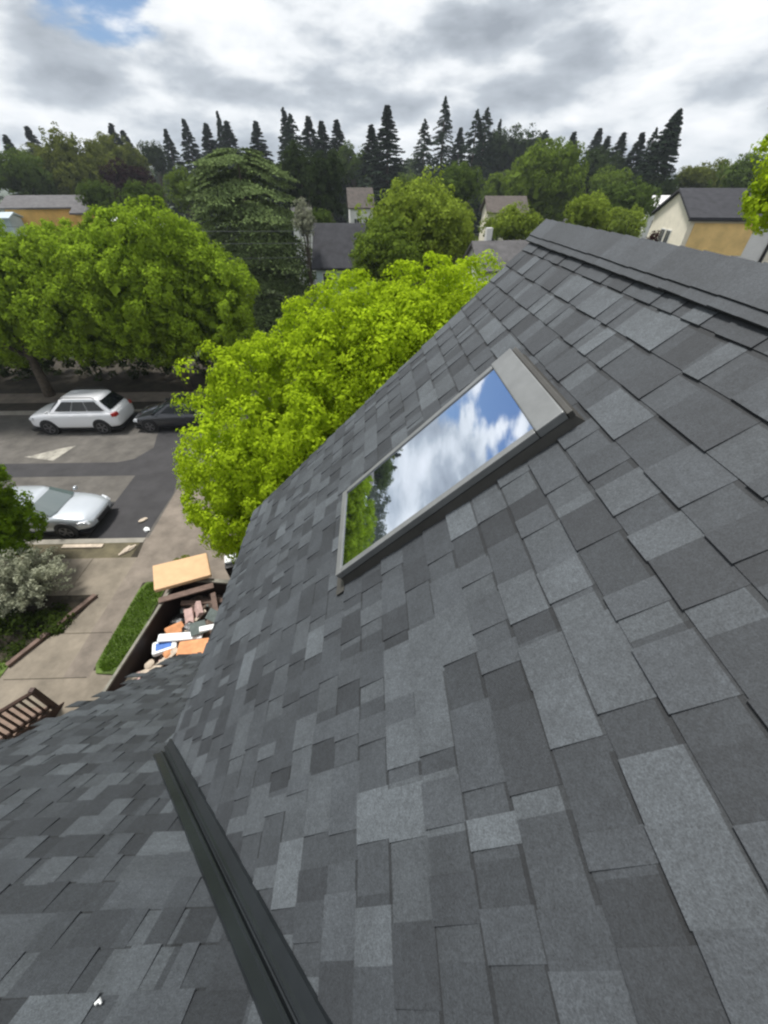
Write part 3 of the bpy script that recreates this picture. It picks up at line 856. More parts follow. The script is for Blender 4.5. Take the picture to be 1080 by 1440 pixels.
V, T, cs = clump_cloud([((-10.9, 6.5, 0.05), (0.95, 0.8, 0.35)), ((-12.4, 6.4, 0.1), (1.6, 1.1, 0.45)), ((-10.9, 5.6, 0.0), (.8, .5, .2)), ((-10.0, 6.7, 0.0), (.6, .5, .16)), ((-12.5, 5.6, 0), (1.2, .6, .25))], 190, 0.24, 60, 0.08, rng)
V[:, :, 2] = np.maximum(V[:, :, 2], 0.0)
o = bpy.data.objects.new('ground_cover', quads_mesh('ground_cover', V, T, L['cover'])); COL.objects.link(o)
tag(o, 'dark low ground cover in the bed left of the front walk', 'ground cover', kind='stuff')
mb = MB()
mb.hexa([(-10.16, 5.4, -0.01), (-10.08, 5.34, -0.01), (-8.92, 7.66, -0.01), (-9.06, 7.72, -0.01), (-10.18, 5.4, 0.11), (-10.06, 5.34, 0.11), (-8.92, 7.66, 0.11), (-9.06, 7.72, 0.11)])
tag(mb.build('garden_edging', MT['darkboard'], bevel=0.01), 'low weathered edging board between planted bed and front walk', 'garden edging')

# litter
def lump(name, lab, cat, loc, s, m, seed):
    rng = np.random.default_rng(seed)
    bm = bmesh.new(); bmesh.ops.create_icosphere(bm, subdivisions=2, radius=1)
    for v in bm.verts: v.co = Vector((v.co.x * s[0], v.co.y * s[1], v.co.z * s[2])) * (1 + rng.normal(0, 0.12))
    me = bpy.data.meshes.new(name); bm.to_mesh(me); bm.free(); me.materials.append(MT[m])
    o = bpy.data.objects.new(name, me); COL.objects.link(o); o.location = loc; o.rotation_euler = (0, 0, rng.uniform(0, 3))
    return tag(o, lab, cat)
lump('litter', 'small pale scrap on the dark asphalt in front of the silver car, farther from the kerb', 'litter', (-9.25, 11.45, GZ + 0.04), (0.17, 0.10, 0.04), 'paleboard', 1)
lump('litter', 'small whitish scrap on the dark asphalt nearest the kerb', 'litter', (-8.85, 10.9, GZ + 0.04), (0.14, 0.10, 0.05), 'whiteplastic', 2)
o = lump('paving_stone', 'long pale stone lying in the planting strip by the driveway', 'stone', (-8.95, 9.72, 0.03), (0.30, 0.11, 0.06), 'paleboard', 3); o.rotation_euler = (0, 0, 0.9)
mb = MB(); mb.hexa([(-11.4, 9.85, -0.01), (-9.95, 9.85, -0.01), (-9.95, 10.02, -0.01), (-11.4, 10.02, -0.01), (-11.4, 9.85, 0.05), (-9.95, 9.85, 0.05), (-9.95, 10.02, 0.05), (-11.4, 10.02, 0.05)])
tag(mb.build('plank', MT['paleboard'], bevel=0.008), 'pale plank lying beside the kerb below the silver car', 'plank')

# ================================================================== CARS
def car(name, label, loc, rz, L_, W, H, belt, stations, gh, paint, wb, wr, side_split, suv=False):
    """stations: (x, width factor, z bottom, z belt); gh: greenhouse (rear base x, front base x, rear roof x, front roof x)"""
    root = empty(name, loc, label, 'car', rz)
    w = W / 2
    V, F = [], []
    sec = lambda f, zb, zt: [(0, zb), (w * f * .84, zb), (w * f * .965, zb + .09), (w * f * 1.0, zb + .30 * (zt - zb)), (w * f * .992, zb + .62 * (zt - zb)), (w * f * .955, zt - .07), (w * f * .87, zt - .005), (w * f * .45, zt + .022), (0, zt + .03)]
    for x, f, zb, zt in stations:
        h = sec(f, zb, zt)
        ring = h + [(-a, b) for a, b in h[-2:0:-1]]
        V += [(x, a, b) for a, b in ring]
    n = 16
    for i in range(len(stations) - 1):
        for j in range(n):
            F.append([i * n + j, i * n + (j + 1) % n, (i + 1) * n + (j + 1) % n, (i + 1) * n + j])
    F.append(list(range(n))[::-1]); F.append([(len(stations) - 1) * n + j for j in range(n)])
    # greenhouse
    rb, fb, rt, ft = gh
    def ring(t, k=1.0):
        xr, xf = rb + (rt - rb) * t, fb + (ft - fb) * t
        y = w * (.90 - .20 * t)
        c = .16
        pts = [(xf, y * .62), (xf - c * .5, y * .9), (xf - c * 1.6, y), (xr + c * 1.2, y), (xr + c * .3, y * .9), (xr, y * .62)]
        pts += [(a, -b) for a, b in pts[::-1]]
        return [(a, b, belt - .03 + (H - .05 - belt + .03) * t) for a, b in pts]
    i0 = len(V)
    r0 = [ring(0), ring(.5), ring(.92), ring(1.0)]
    last = [((a - (rt + ft) / 2) * .94 + (rt + ft) / 2, b * .90, H - .012) for a, b, c in r0[3]]
    r0[3] = [((a - (rt + ft) / 2) * 1.0 + (rt + ft) / 2, b * .985, c) for a, b, c in r0[3]]
    r0.append(last)
    for r in r0: V += r
    k = 12
    for i in range(4):
        for j in range(k):
            F.append([i0 + i * k + j, i0 + i * k + (j + 1) % k, i0 + (i + 1) * k + (j + 1) % k, i0 + (i + 1) * k + j])
    F.append([i0 + 4 * k + j for j in range(k)])
    body = mesh_obj('body', V, F, MT[paint], root, smooth=True)
    bm = bmesh.new(); bm.from_mesh(body.data); bmesh.ops.recalc_face_normals(bm, faces=bm.faces); bm.to_mesh(body.data); bm.free()
    ss = body.modifiers.new('soft', 'SUBSURF'); ss.levels = 1; ss.render_levels = 1
    def strip(idx, t0, t1, off):
        a, b = ring(t0), ring(t1)
        cx = (rb + fb) / 2
        def o_(p):
            q = Vector(p); d = Vector((q.x - cx, q.y * 1.4, 0)).normalized(); return q + d * off + Vector((0, 0, off * .4))
        mb = MB()
        for u, v in zip(idx[:-1], idx[1:]): mb.poly([o_(a[u]), o_(a[v]), o_(b[v]), o_(b[u])])
        return mb
    strip([10, 11, 0, 1], .10, .90, .018).build('windshield', MT['shield'], root)
    strip([4, 5, 6, 7], .22, .88, .018).build('rear_window', MT['carglass'], root)
    for sgn in (1, -1):
        def sp(x01, t):
            a = ring(t); i1, i2 = (2, 3) if sgn > 0 else (9, 8)
            p, q = Vector(a[i1]), Vector(a[i2]); r = p.lerp(q, x01); r.y += sgn * .012; r.z += .004; return r
        for u0, u1 in side_split:
            mb = MB(); mb.poly([sp(u0, .16), sp(u1, .16), sp(u1, .86), sp(u0, .86)]); mb.build('side_window', MT['carglass'], root)
        mb = MB(); mb.hexa([(fb - .25, sgn * w * .93, belt + .02), (fb - .12, sgn * w * .93, belt + .02), (fb - .12, sgn * (w + .09), belt + .03), (fb - .25, sgn * (w + .09), belt + .03),
                            (fb - .23, sgn * w * .93, belt + .13), (fb - .14, sgn * w * .93, belt + .13), (fb - .15, sgn * (w + .08), belt + .14), (fb - .23, sgn * (w + .08), belt + .14)])
        mb.build('mirror', MT[paint], root, bevel=.015)
        for xw in (wb / 2, -wb / 2):
            mb = MB(); mb.tube([(xw, sgn * (w - .30), wr + .02), (xw, sgn * (w + .006), wr + .02)], wr + .075, 28)
            mb.build('wheel_arch', MT['blackplastic'], root)
            mb = MB(); mb.tube([(xw, sgn * (w - .22), wr), (xw, sgn * (w - .20), wr), (xw, sgn * (w + .0), wr), (xw, sgn * (w + .022), wr)], [wr - .03, wr, wr, wr - .04], 28)
            wheel = mb.build('wheel', MT['tyre'], root)
            mb = MB()
            mb.tube([(xw, sgn * (w + .012), wr), (xw, sgn * (w + .026), wr)], .07, 12)
            for s in range(5):
                a = 2 * math.pi * s / 5
                c, sn = math.cos(a), math.sin(a)
                q = lambda r, t, y: (xw + c * r - sn * t, sgn * y, wr + sn * r + c * t)
                mb.hexa([q(.05, -.03, w + .010), q(wr * .68, -.045, w + .012), q(wr * .68, .045, w + .012), q(.05, .03, w + .010), q(.05, -.03, w + .026), q(wr * .68, -.045, w + .026), q(wr * .68, .045, w + .026), q(.05, .03, w + .026)])
            i_ = len(mb.v)
            for s in range(28):
                a = 2 * math.pi * s / 28
                for r, y in ((wr * .66, w + .027), (wr * .74, w + .027)): mb.v.append(Vector((xw + math.cos(a) * r, sgn * y, wr + math.sin(a) * r)))
            for s in range(28): mb.f.append([i_ + 2 * s, i_ + 2 * s + 1, i_ + (2 * s + 3) % 56, i_ + (2 * s + 2) % 56])
            rim = mb.build('rim', MT['rim'], root); rim.parent = wheel
        # lamps
        xf, xr_ = stations[-2][0], stations[1][0]
        zt = stations[-3][3]; zr = stations[2][3]
        ff = stations[-2][1]
        mb = MB(); mb.hexa([(xf - .22, sgn * w * .70, zt - .24), (xf + .05, sgn * w * .48, zt - .26), (xf + .03, sgn * w * .86, zt - .26), (xf - .26, sgn * w * .985, zt - .24),
                            (xf - .24, sgn * w * .70, zt - .10), (xf - .02, sgn * w * .48, zt - .15), (xf - .05, sgn * w * .86, zt - .13), (xf - .28, sgn * w * .96, zt - .10)])
        mb.build('headlight', MT['lampglass'], root, bevel=.01)
        mb = MB(); mb.hexa([(xr_ + .16, sgn * w * .97, zr - .22), (xr_ - .06, sgn * w * .62, zr - .22), (xr_ - .06, sgn * w * .92, zr - .22), (xr_ + .14, sgn * w * 1.0, zr - .22),
                            (xr_ + .2, sgn * w * .93, zr - .06), (xr_ - .02, sgn * w * .62, zr - .06), (xr_ - .02, sgn * w * .88, zr - .06), (xr_ + .18, sgn * w * .965, zr - .06)])
        mb.build('taillight', MT['tail'], root, bevel=.008)
        for xd in (-.1, -1.05):
            mb = MB(); mb.box(xd - .1, xd + .1, min(sgn * w * .985, sgn * (w + .012)), max(sgn * w * .985, sgn * (w + .012)), belt - .17, belt - .14)
            mb.build('door_handle', MT[paint], root)
        if suv:
            y0 = w * .66
            mb = MB(); mb.tube([(rt + .15, sgn * y0, H - .02), (rt + .3, sgn * y0, H + .045), (ft - .35, sgn * y0, H + .045), (ft - .15, sgn * y0, H - .02)], .022, 6)
            mb.build('roof_rail', MT['blackplastic'], root)
    xf = stations[-1][0]
    zt = stations[-1][3]
    mb = MB(); mb.hexa([(xf - .06, -w * .40, .38), (xf + .02, -w * .40, .38), (xf + .02, w * .40, .38), (xf - .06, w * .40, .38), (xf - .1, -w * .44, zt - .03), (xf + .012, -w * .44, zt - .03), (xf + .012, w * .44, zt - .03), (xf - .1, w * .44, zt - .03)])
    mb.build('grille', MT['blackplastic'], root, bevel=.01)
    mb = MB(); mb.hexa([(-L_ / 2 + .2, -w * .93, .17), (L_ / 2 - .2, -w * .93, .17), (L_ / 2 - .2, w * .93, .17), (-L_ / 2 + .2, w * .93, .17), (-L_ / 2 + .1, -w * .985, .30), (L_ / 2 - .1, -w * .985, .30), (L_ / 2 - .1, w * .985, .30), (-L_ / 2 + .1, w * .985, .30)])
    mb.build('sill_trim', MT['blackplastic'], root)
    return root

suv_st = [(x * .94, f, a, b + .10) for x, f, a, b in [(-2.48, .86, .42, .92), (-2.42, .95, .36, 1.02), (-2.1, .99, .30, 1.08), (-1.2, 1.0, .26, 1.08), (0, 1.0, .26, 1.06), (.9, 1.0, .26, 1.05), (1.5, .99, .28, 1.01), (2.1, .96, .30, .94), (2.4, .88, .34, .84), (2.5, .76, .40, .70)]]
car('parked_suv', 'white parked SUV with dark roof rails on the far side of the street', (-15.75, 19.5, GZ), math.pi, 5.0, 1.92, 1.83, 1.17, suv_st, (-2.26, 1.22, -1.62, .42), 'paint', 2.74, .37, [(.04, .33), (.345, .63), (.645, .95)], True)
sed = [(-2.28, .80, .42, .86), (-2.22, .92, .34, .97), (-1.9, .98, .28, 1.01), (-1.1, 1.0, .23, 1.0), (0, 1.0, .22, .96), (.8, 1.0, .22, .95), (1.3, .99, .23, .92), (1.85, .95, .25, .82), (2.18, .85, .28, .70), (2.30, .70, .36, .58)]
car('parked_car', 'silver white parked sedan at the near kerb, half hidden behind green leaves', (-12.85, 11.42, GZ), 0.0, 4.6, 1.82, 1.44, .95, sed, (-1.75, 1.15, -1.05, .35), 'silver', 2.7, .33, [(.05, .47), (.51, .95)])
car('parked_car', 'charcoal parked car behind the white SUV, partly hidden by the lime tree', (-10.6, 19.55, GZ), math.pi, 4.6, 1.82, 1.46, .95, sed, (-1.75, 1.15, -1.05, .35), 'darkpaint', 2.7, .33, [(.05, .47), (.51, .95)])

# ================================================================== DUMPSTER AND ITS LOAD
DR = rad(-7.3)
DC = Vector((-5.02, 4.95, 0))
dump = empty('dumpster', (DC.x, DC.y, 0), 'dark brown open dumpster in the driveway full of renovation debris', 'dumpster', DR)
W2, L2, DH = 1.12, 2.25, 1.22
mb = MB()
t_ = .05
mb.box(-W2, W2, -L2, L2, .14, .20)
mb.box(-W2, -W2 + t_, -L2, L2, .2, DH); mb.box(W2 - t_, W2, -L2, L2, .2, DH)
mb.box(-W2 + t_, W2 - t_, L2 - t_, L2, .2, DH); mb.box(-W2 + t_, W2 - t_, -L2, -L2 + t_, .2, DH)
mb.build('body', MT['dumpster'], dump)
mb = MB()
for k in range(8):
    yy = -L2 + .25 + k * (2 * L2 - .5) / 7
    for xa, xb in ((-W2 - .06, -W2 - .002), (W2 + .002, W2 + .06)):
        mb = MB(); mb.box(xa, xb, yy - .04, yy + .04, .2, DH - .06); mb.build('side_rib', MT['dumpster'], dump, bevel=.006)
mb = MB()
mb.box(-W2 - .02, -W2 + .055, -L2 - .05, L2 + .05, DH + .002, DH + .06); mb.box(W2 - .075, W2 + .05, -L2 - .05, L2 + .05, DH + .002, DH + .07)
mb.box(-W2 + .056, W2 - .076, L2 - .075, L2 + .05, DH + .002, DH + .07); mb.box(-W2 + .056, W2 - .076, -L2 - .05, -L2 + .075, DH + .002, DH + .07)
mb.build('rim', MT['rimsteel'], dump, bevel=.008)
for sy in (-L2 + .5, L2 - .5):
    for sx in (-W2 + .2, W2 - .2):
        mb = MB(); mb.tube([(sx - .06, sy, .07), (sx + .06, sy, .07)], .07, 14); mb.build('roller', MT['blackplastic'], dump)
cr_, sr_ = math.cos(DR), math.sin(DR)
def dloc(x, y, z=0): return Vector((DC.x + cr_ * x - sr_ * y, DC.y + sr_ * x + cr_ * y, z))
# heap of rubble that fills it
rng = np.random.default_rng(8)
V, F = [], []
nx, ny = 24, 40
for i in range(nx):
    for j in range(ny):
        x = -W2 + .055 + (2 * W2 - .11) * i / (nx - 1); y_ = -L2 + .055 + (2 * L2 - .11) * j / (ny - 1)
        e_ = (i / (nx - 1)); z = .36 + .68 * (e_ ** .8) * (1 - .25 * max(0, j / ny - .6) / .4) + rng.normal(0, .05)
        V.append(dloc(x, y_, z))
for i in range(nx - 1):
    for j in range(ny - 1): F.append([i * ny + j, (i + 1) * ny + j, (i + 1) * ny + j + 1, i * ny + j + 1])
tag(mesh_obj('debris_heap', V, F, MT['rubble']), 'brown rubble heaped inside the dumpster', 'debris', kind='stuff')
def heapz(x): return .36 + .68 * max(0, (x + W2) / (2 * W2)) ** .8
def board(name, lab, cat, x, y, dz, s, rot, m, bev=.01):
    mb = MB(); mb.box(-s[0] / 2, s[0] / 2, -s[1] / 2, s[1] / 2, -s[2] / 2, s[2] / 2)
    o = mb.build(name, MT[m], bevel=bev)
    q = dloc(x, y, heapz(x) + dz); o.location = q
    o.rotation_euler = (rot[0], rot[1], rot[2] + DR)
    return tag(o, lab, cat)
def sack(name, lab, cat, x, y, dz, s, m, seed):
    q = dloc(x, y, heapz(x) + dz); return lump(name, lab, cat, q, s, m, seed)
board('foam_block', 'orange brown block in the dumpster, large, next to the roof edge', 'foam block', .26, .30, .14, (.80, .42, .22), (.12, -.1, .2), 'terracotta', .06)
board('foam_block', 'small orange brown wedge farther inside the dumpster', 'foam block', -.62, .86, .22, (.46, .32, .14), (.3, .25, .9), 'terracotta', .04)
board('wrapper', 'white plastic sheet crumpled across the dumpster load', 'wrapper', -.28, .60, .26, (1.1, .22, .10), (.15, .1, .25), 'whiteplastic', .04)
wr_ = empty('product_bag', dloc(-.62, .36, heapz(-.62) + .26), 'white and blue plastic bag lying in the dumpster', 'bag', DR + .5)
mb = MB(); mb.box(-.30, .30, -.19, .19, -.07, .07); mb.build('bag', MT['whiteplastic'], wr_, bevel=.05)
mb = MB(); mb.box(-.20, .18, -.12, .10, .071, .082); mb.build('blue_print', MT['blue'], wr_, bevel=.004)
board('plank', 'pale plank tilted along the near end of the dumpster load', 'plank', -.50, -.10, .18, (.16, 1.0, .05), (.2, .1, -.6), 'paleboard')
board('plank', 'pale short plank lying crosswise among the rubble nearest the porch railing', 'plank', -.86, -.40, .30, (.70, .14, .05), (.1, .2, .75), 'paleboard')
board('plasterboard', 'pinkish plasterboard piece at the near corner of the dumpster load', 'plasterboard', -.93, -.62, .26, (.34, .5, .05), (.25, -.2, .4), 'pinkboard')
board('plasterboard', 'pinkish plasterboard piece leaning in the middle of the dumpster', 'plasterboard', -.38, 1.24, .24, (.26, .46, .05), (.6, -.3, .2), 'pinkboard')
board('plasterboard', 'upright pinkish plasterboard shard below the tan panel', 'plasterboard', -.20, 1.45, .24, (.12, .4, .3), (.2, .5, .7), 'pinkboard')
board('plank', 'brown splintered plank lying under the tan panel end', 'plank', -.1, 1.72, .24, (1.3, .14, .05), (.1, .15, .3), 'darkboard')
board('plank', 'second brown plank crossing the dumpster load beside the roof', 'plank', .35, 1.45, .24, (.14, 1.0, .05), (.2, -.1, .5), 'darkboard')
board('roofing_scrap', 'grey green board lying flat in the middle of the load', 'board', .10, .86, .22, (.40, .40, .04), (.1, .2, .6), 'greengrey')
board('roofing_scrap', 'grey green board against the far side, tilted', 'board', .50, 1.15, .27, (.5, .3, .04), (.5, .1, -.3), 'greengrey')
board('white_board', 'small white board on top of the load by the roof edge', 'board', .44, .80, .28, (.40, .15, .05), (.1, .2, .5), 'whiteplastic')
sack('rubbish_bag', 'black rubbish bag in the dumpster behind the white sheet', 'bag', -.22, .93, .12, (.22, .20, .14), 'blackbag', 5)
sack('rubbish_bag', 'black rubbish bag at the foot of the dumpster side wall', 'bag', -.82, 1.25, .08, (.2, .28, .14), 'blackbag', 6)
sack('chunk', 'tan chunk beside the white and blue bag', 'chunk', -.42, .16, .18, (.16, .13, .09), 'terracotta', 9)
sack('chunk', 'pale chunk among the planks at the near end of the load', 'chunk', -.78, -.12, .24, (.14, .11, .08), 'paleboard', 10)
rng = np.random.default_rng(31)
for k in range(26):
    x, y_ = rng.uniform(-.9, .6), rng.uniform(-.7, 1.7)
    mm = ['paleboard', 'darkboard', 'pinkboard', 'greengrey', 'rubble'][k % 5]
    o = board('debris_shard', 'small broken shard lying loose on the dumpster load', 'shard', x, y_, rng.uniform(.05, .16), (rng.uniform(.06, .16), rng.uniform(.15, .4), .03), (rng.normal(0, .4), rng.normal(0, .4), rng.uniform(0, 3)), mm, .006)
    o['group'] = 'shards on the dumpster load'
# tan panel lying over the far end
pts = [(-6.62, 7.62), (-6.20, 6.72), (-4.76, 7.20), (-5.16, 8.06)]
z0 = 1.36
mb = MB()
mb.hexa([(pts[0][0], pts[0][1], z0), (pts[1][0], pts[1][1], z0 - .02), (pts[2][0], pts[2][1], z0 + .03), (pts[3][0], pts[3][1], z0 + .05)] + [(p[0], p[1], z0 + d) for p, d in zip(pts, (.12, .10, .15, .17))])
tag(mb.build('mattress', MT['ply'], bevel=.035), 'tan padded panel lying flat across the far end of the dumpster', 'panel')
mb = MB()
mb.hexa([(-6.05, 6.55, 1.30), (-5.98, 6.38, 1.30), (-4.62, 6.86, 1.31), (-4.70, 7.04, 1.31), (-6.05, 6.55, 1.345), (-5.98, 6.38, 1.345), (-4.62, 6.86, 1.355), (-4.70, 7.04, 1.355)])
tag(mb.build('plank', MT['darkboard'], bevel=.008), 'weathered plank along the near edge of the tan panel', 'plank')
mb = MB(); mb.box(-.28, .28, -.16, .16, 0, .1)
o = mb.build('white_bin_lid', MT['whiteplastic'], bevel=.03); o.location = (-4.45, 8.15, 1.1); o.rotation_euler = (0, 0, .3)
tag(o, 'white lid of the black bin behind the tan panel', 'bin lid')
mb = MB(); mb.hexa([(-.24, -.24, 0), (.24, -.24, 0), (.24, .24, 0), (-.24, .24, 0), (-.3, -.3, 1.09), (.3, -.3, 1.09), (.3, .3, 1.09), (-.3, .3, 1.09)])
o = mb.build('wheelie_bin', MT['blackplastic'], bevel=.03); o.location = (-4.45, 8.15, 0.005); o.rotation_euler = (0, 0, .3)
tag(o, 'black bin between dumpster and lime tree', 'bin')
# dry weeds beside the panel
rng = np.random.default_rng(41)
V, T, cs = clump_cloud([((-6.55, 8.85, 0.1), (.5, .4, .3))], 14, .16, 60, .07, rng)
V[:, :, 2] = np.maximum(V[:, :, 2], 0.0)
o = bpy.data.objects.new('low_shrub', quads_mesh('low_shrub', V, T, L['olive'])); COL.objects.link(o)
tag(o, 'low olive shrub growing behind the tan panel', 'shrub')

# ================================================================== PORCH STEPS AND RAILING
SL = math.tan(rad(37))
fx, fy = -8.12, 4.22       # foot of the railing
rail = empty('stair_railing', (fx, fy, 0), 'brown wooden stair railing with square balusters beside the front walk', 'railing')
def rz_(y): return (0 - y) * SL   # slope above the nosing, y negative going up
mb = MB(); mb.box(-.055, .055, -.055, .055, 0, 1.06); mb.build('post', MT['wood'], rail, bevel=.006)
mb = MB(); mb.box(-.055, .055, -2.45, -2.34, 0, 1.0 + 2.4 * SL); mb.build('post', MT['wood'], rail, bevel=.006)
def slanted(name, x0, x1, y0, y1, za, zb, m, bev=.005):
    mb = MB(); mb.hexa([(x0, y0, rz_(y0) + za), (x1, y0, rz_(y0) + za), (x1, y1, rz_(y1) + za), (x0, y1, rz_(y1) + za), (x0, y0, rz_(y0) + zb), (x1, y0, rz_(y0) + zb), (x1, y1, rz_(y1) + zb), (x0, y1, rz_(y1) + zb)])
    return mb.build(name, m, rail, bevel=bev)
slanted('top_rail', -.06, .06, -2.33, -.06, .93, .985, MT['wood'])
slanted('bottom_rail', -.04, .04, -2.33, -.06, .16, .23, MT['wood'])
slanted('skirt_board', .062, .10, -2.33, .22, -.22, .12, MT['wood'])
for k in range(17):
    yb = -.18 - k * .128
    mb = MB(); mb.hexa([(-.02, yb - .02, rz_(yb) + .235), (.02, yb - .02, rz_(yb) + .235), (.02, yb + .02, rz_(yb) + .225), (-.02, yb + .02, rz_(yb) + .225), (-.02, yb - .02, rz_(yb) + .925), (.02, yb - .02, rz_(yb) + .925), (.02, yb + .02, rz_(yb) + .925), (-.02, yb + .02, rz_(yb) + .925)])
    mb.build('baluster', MT['wood'], rail)
steps = empty('porch_steps', (fx - .75, fy, 0), 'worn brown wooden steps going up to the porch behind the railing', 'steps')
for k in range(7):
    z = .19 * (k + 1); y = -.05 - k * .252
    mb = MB(); mb.box(-.62, .62, y - .26, y + .02, z - .04, z); mb.build('tread', MT['tread'], steps, bevel=.006)
    mb = MB(); mb.box(-.62, .62, y - .03, y - .005, z - .19, z - .041); mb.build('riser', MT['tread'], steps)
mb = MB(); mb.box(-1.6, 3.2, -3.6, -1.835, 1.25, 1.33); mb.build('porch_deck', MT['tread'], steps)

# ================================================================== NEAR TREES
broad_tree('street_tree', 'large bright lime green tree right beyond the roof edge', 'tree', (-1.4, 9.7, 0),
           [((-.5, -.4, 4.6), (2.7, 2.7, 2.5)), ((1.8, .5, 5.5), (2.9, 2.8, 2.6)), ((4.6, 1.6, 5.6), (2.8, 2.8, 2.4)), ((-1.45, -1.2, 3.35), (1.75, 1.8, 1.65))],
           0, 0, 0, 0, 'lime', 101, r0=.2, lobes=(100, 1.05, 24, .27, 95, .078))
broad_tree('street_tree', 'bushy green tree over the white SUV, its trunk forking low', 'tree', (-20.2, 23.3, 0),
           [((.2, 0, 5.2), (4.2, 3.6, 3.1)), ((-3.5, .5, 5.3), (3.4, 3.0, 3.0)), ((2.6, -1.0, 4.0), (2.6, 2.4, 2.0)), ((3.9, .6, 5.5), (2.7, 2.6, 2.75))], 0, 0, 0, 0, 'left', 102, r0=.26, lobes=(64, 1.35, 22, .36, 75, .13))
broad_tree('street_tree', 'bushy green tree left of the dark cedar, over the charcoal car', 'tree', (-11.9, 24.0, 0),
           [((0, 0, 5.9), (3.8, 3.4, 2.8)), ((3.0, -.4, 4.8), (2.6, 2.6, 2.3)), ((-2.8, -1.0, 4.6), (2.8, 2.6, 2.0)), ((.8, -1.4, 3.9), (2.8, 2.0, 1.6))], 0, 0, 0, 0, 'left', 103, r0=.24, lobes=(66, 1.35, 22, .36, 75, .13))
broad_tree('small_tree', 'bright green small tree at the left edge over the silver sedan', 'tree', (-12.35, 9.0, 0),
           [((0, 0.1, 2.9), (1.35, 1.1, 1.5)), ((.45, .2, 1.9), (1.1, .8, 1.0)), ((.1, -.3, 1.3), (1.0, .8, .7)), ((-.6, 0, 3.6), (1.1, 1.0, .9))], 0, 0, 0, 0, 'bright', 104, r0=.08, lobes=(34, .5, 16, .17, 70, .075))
# pale feathery shrub
rng = np.random.default_rng(77)
shrub = empty('flowering_shrub', (-10.75, 7.6, 0), 'pale grey green feathery shrub in bloom beside the sidewalk', 'shrub')
Ps, Ns, Ts = [], [], []
stems = MB()
for k in range(190):
    az = rng.uniform(0, 2 * math.pi); rr = 1.35 * math.sqrt(rng.random()); hh = rng.uniform(.9, 2.35) * (1 - .22 * rr)
    p0 = np.array([math.cos(az) * .12, math.sin(az) * .12, 0]); p2 = np.array([math.cos(az) * rr, math.sin(az) * rr * .85, hh * .86]); p1 = (p0 + p2) / 2 + np.array([0, 0, .42 * hh])
    t = rng.random(95)[:, None] ** .6
    pts_ = (1 - t) ** 2 * p0 + 2 * t * (1 - t) * p1 + t ** 2 * p2
    pts_ += rng.normal(0, .045, pts_.shape)
    pts_[:, 2] = np.maximum(pts_[:, 2], 0.01)
    Ps.append(pts_); Ns.append(rng.normal(0, .7, pts_.shape) + np.array([0, 0, .5])); Ts.append(np.clip(rng.normal(.15 + .55 * t[:, 0], .2), 0, 1))
    if k % 8 == 0: stems.tube([p0, p1 * .9, p2], [.014, .009, .004], 5)
o = bpy.data.objects.new('blossom', quads_mesh('blossom', leaf_quads(np.concatenate(Ps), np.concatenate(Ns), .085, rng, .45), np.concatenate(Ts), L['pale'])); COL.objects.link(o); o.parent = shrub
stems.build('stems', MT['bark'], shrub)
broad_tree('leaning_tree', 'yellow green tree whose leafy branch reaches in at the right edge', 'tree', (15.2, 12.8, 0),
           [((-2.9, 0, 10.2), (2.0, 1.8, 1.1)), ((-4.2, -.3, 9.95), (1.35, 1.2, .7)), ((-3.2, .2, 11.7), (1.7, 1.6, .9)), ((0, 0, 10.6), (2.6, 2.4, 1.8))], 0, 0, 0, 0, 'lime', 106, r0=.17, lobes=(34, .75, 18, .24, 60, .09))

rng = np.random.default_rng(61)
for lab, x0, x1, y_, h in (('dark hedge under the left street tree', -30, -20.5, 26.6, 2.2), ('dark hedge under the street tree behind the white SUV', -20, -12.6, 26.4, 2.4), ('dark hedge behind the charcoal car', -12.2, -3.5, 26.6, 2.2)):
    n_ = int((x1 - x0) / 1.1)
    ells = [((x0 + 1.1 * (i + .5), y_ + rng.normal(0, .2), h * .45), (.95, .9, h * .55 * rng.uniform(.8, 1.15))) for i in range(n_)]
    V, T, cs = clump_cloud(ells, 26 * n_, .3, 46, .15, rng)
    V[:, :, 2] = np.maximum(V[:, :, 2], 0.0)
    o = bpy.data.objects.new('hedge', quads_mesh('hedge', V, T, L['dark'])); COL.objects.link(o); tag(o, lab, 'hedge')

# ================================================================== MIDDLE DISTANCE
def place(px, py, Y): return at(px, py, Y)
def round_tree(name, label, px, ytop, hw, ybot, Y, m, seed, ncl=110, nl=90, cat='tree', squash=1.0):
    c = place(px, (ytop + ybot) / 2, Y)
    top = place(px, ytop, Y).z; bot = place(px, ybot, Y).z
    depth = (c - CAM).dot(FV)
    R = hw / 533.55 * depth
    hz = max((top - bot) / 2, .35 * R); zc = (top + bot) / 2
    if zc - hz < 0.2: zc = hz + .2
    rng = np.random.default_rng(seed)
    ells = [((0, 0, zc), (R * .82, R * .8, hz * .95))]
    for k in range(4):
        a = rng.uniform(0, 6.28)
        ells.append(((math.cos(a) * R * .42, math.sin(a) * R * .42, zc + rng.uniform(-.45, .35) * hz), (R * .56, R * .56, hz * .58)))
    return broad_tree(name, label, cat, (c.x, Y, 0), ells, ncl, R * .22, nl, R * .06, m, seed, r0=.05 * hz + .05, lobes=(max(14, ncl // 5), R * .36, 15, R * .11, 22, R * .05))

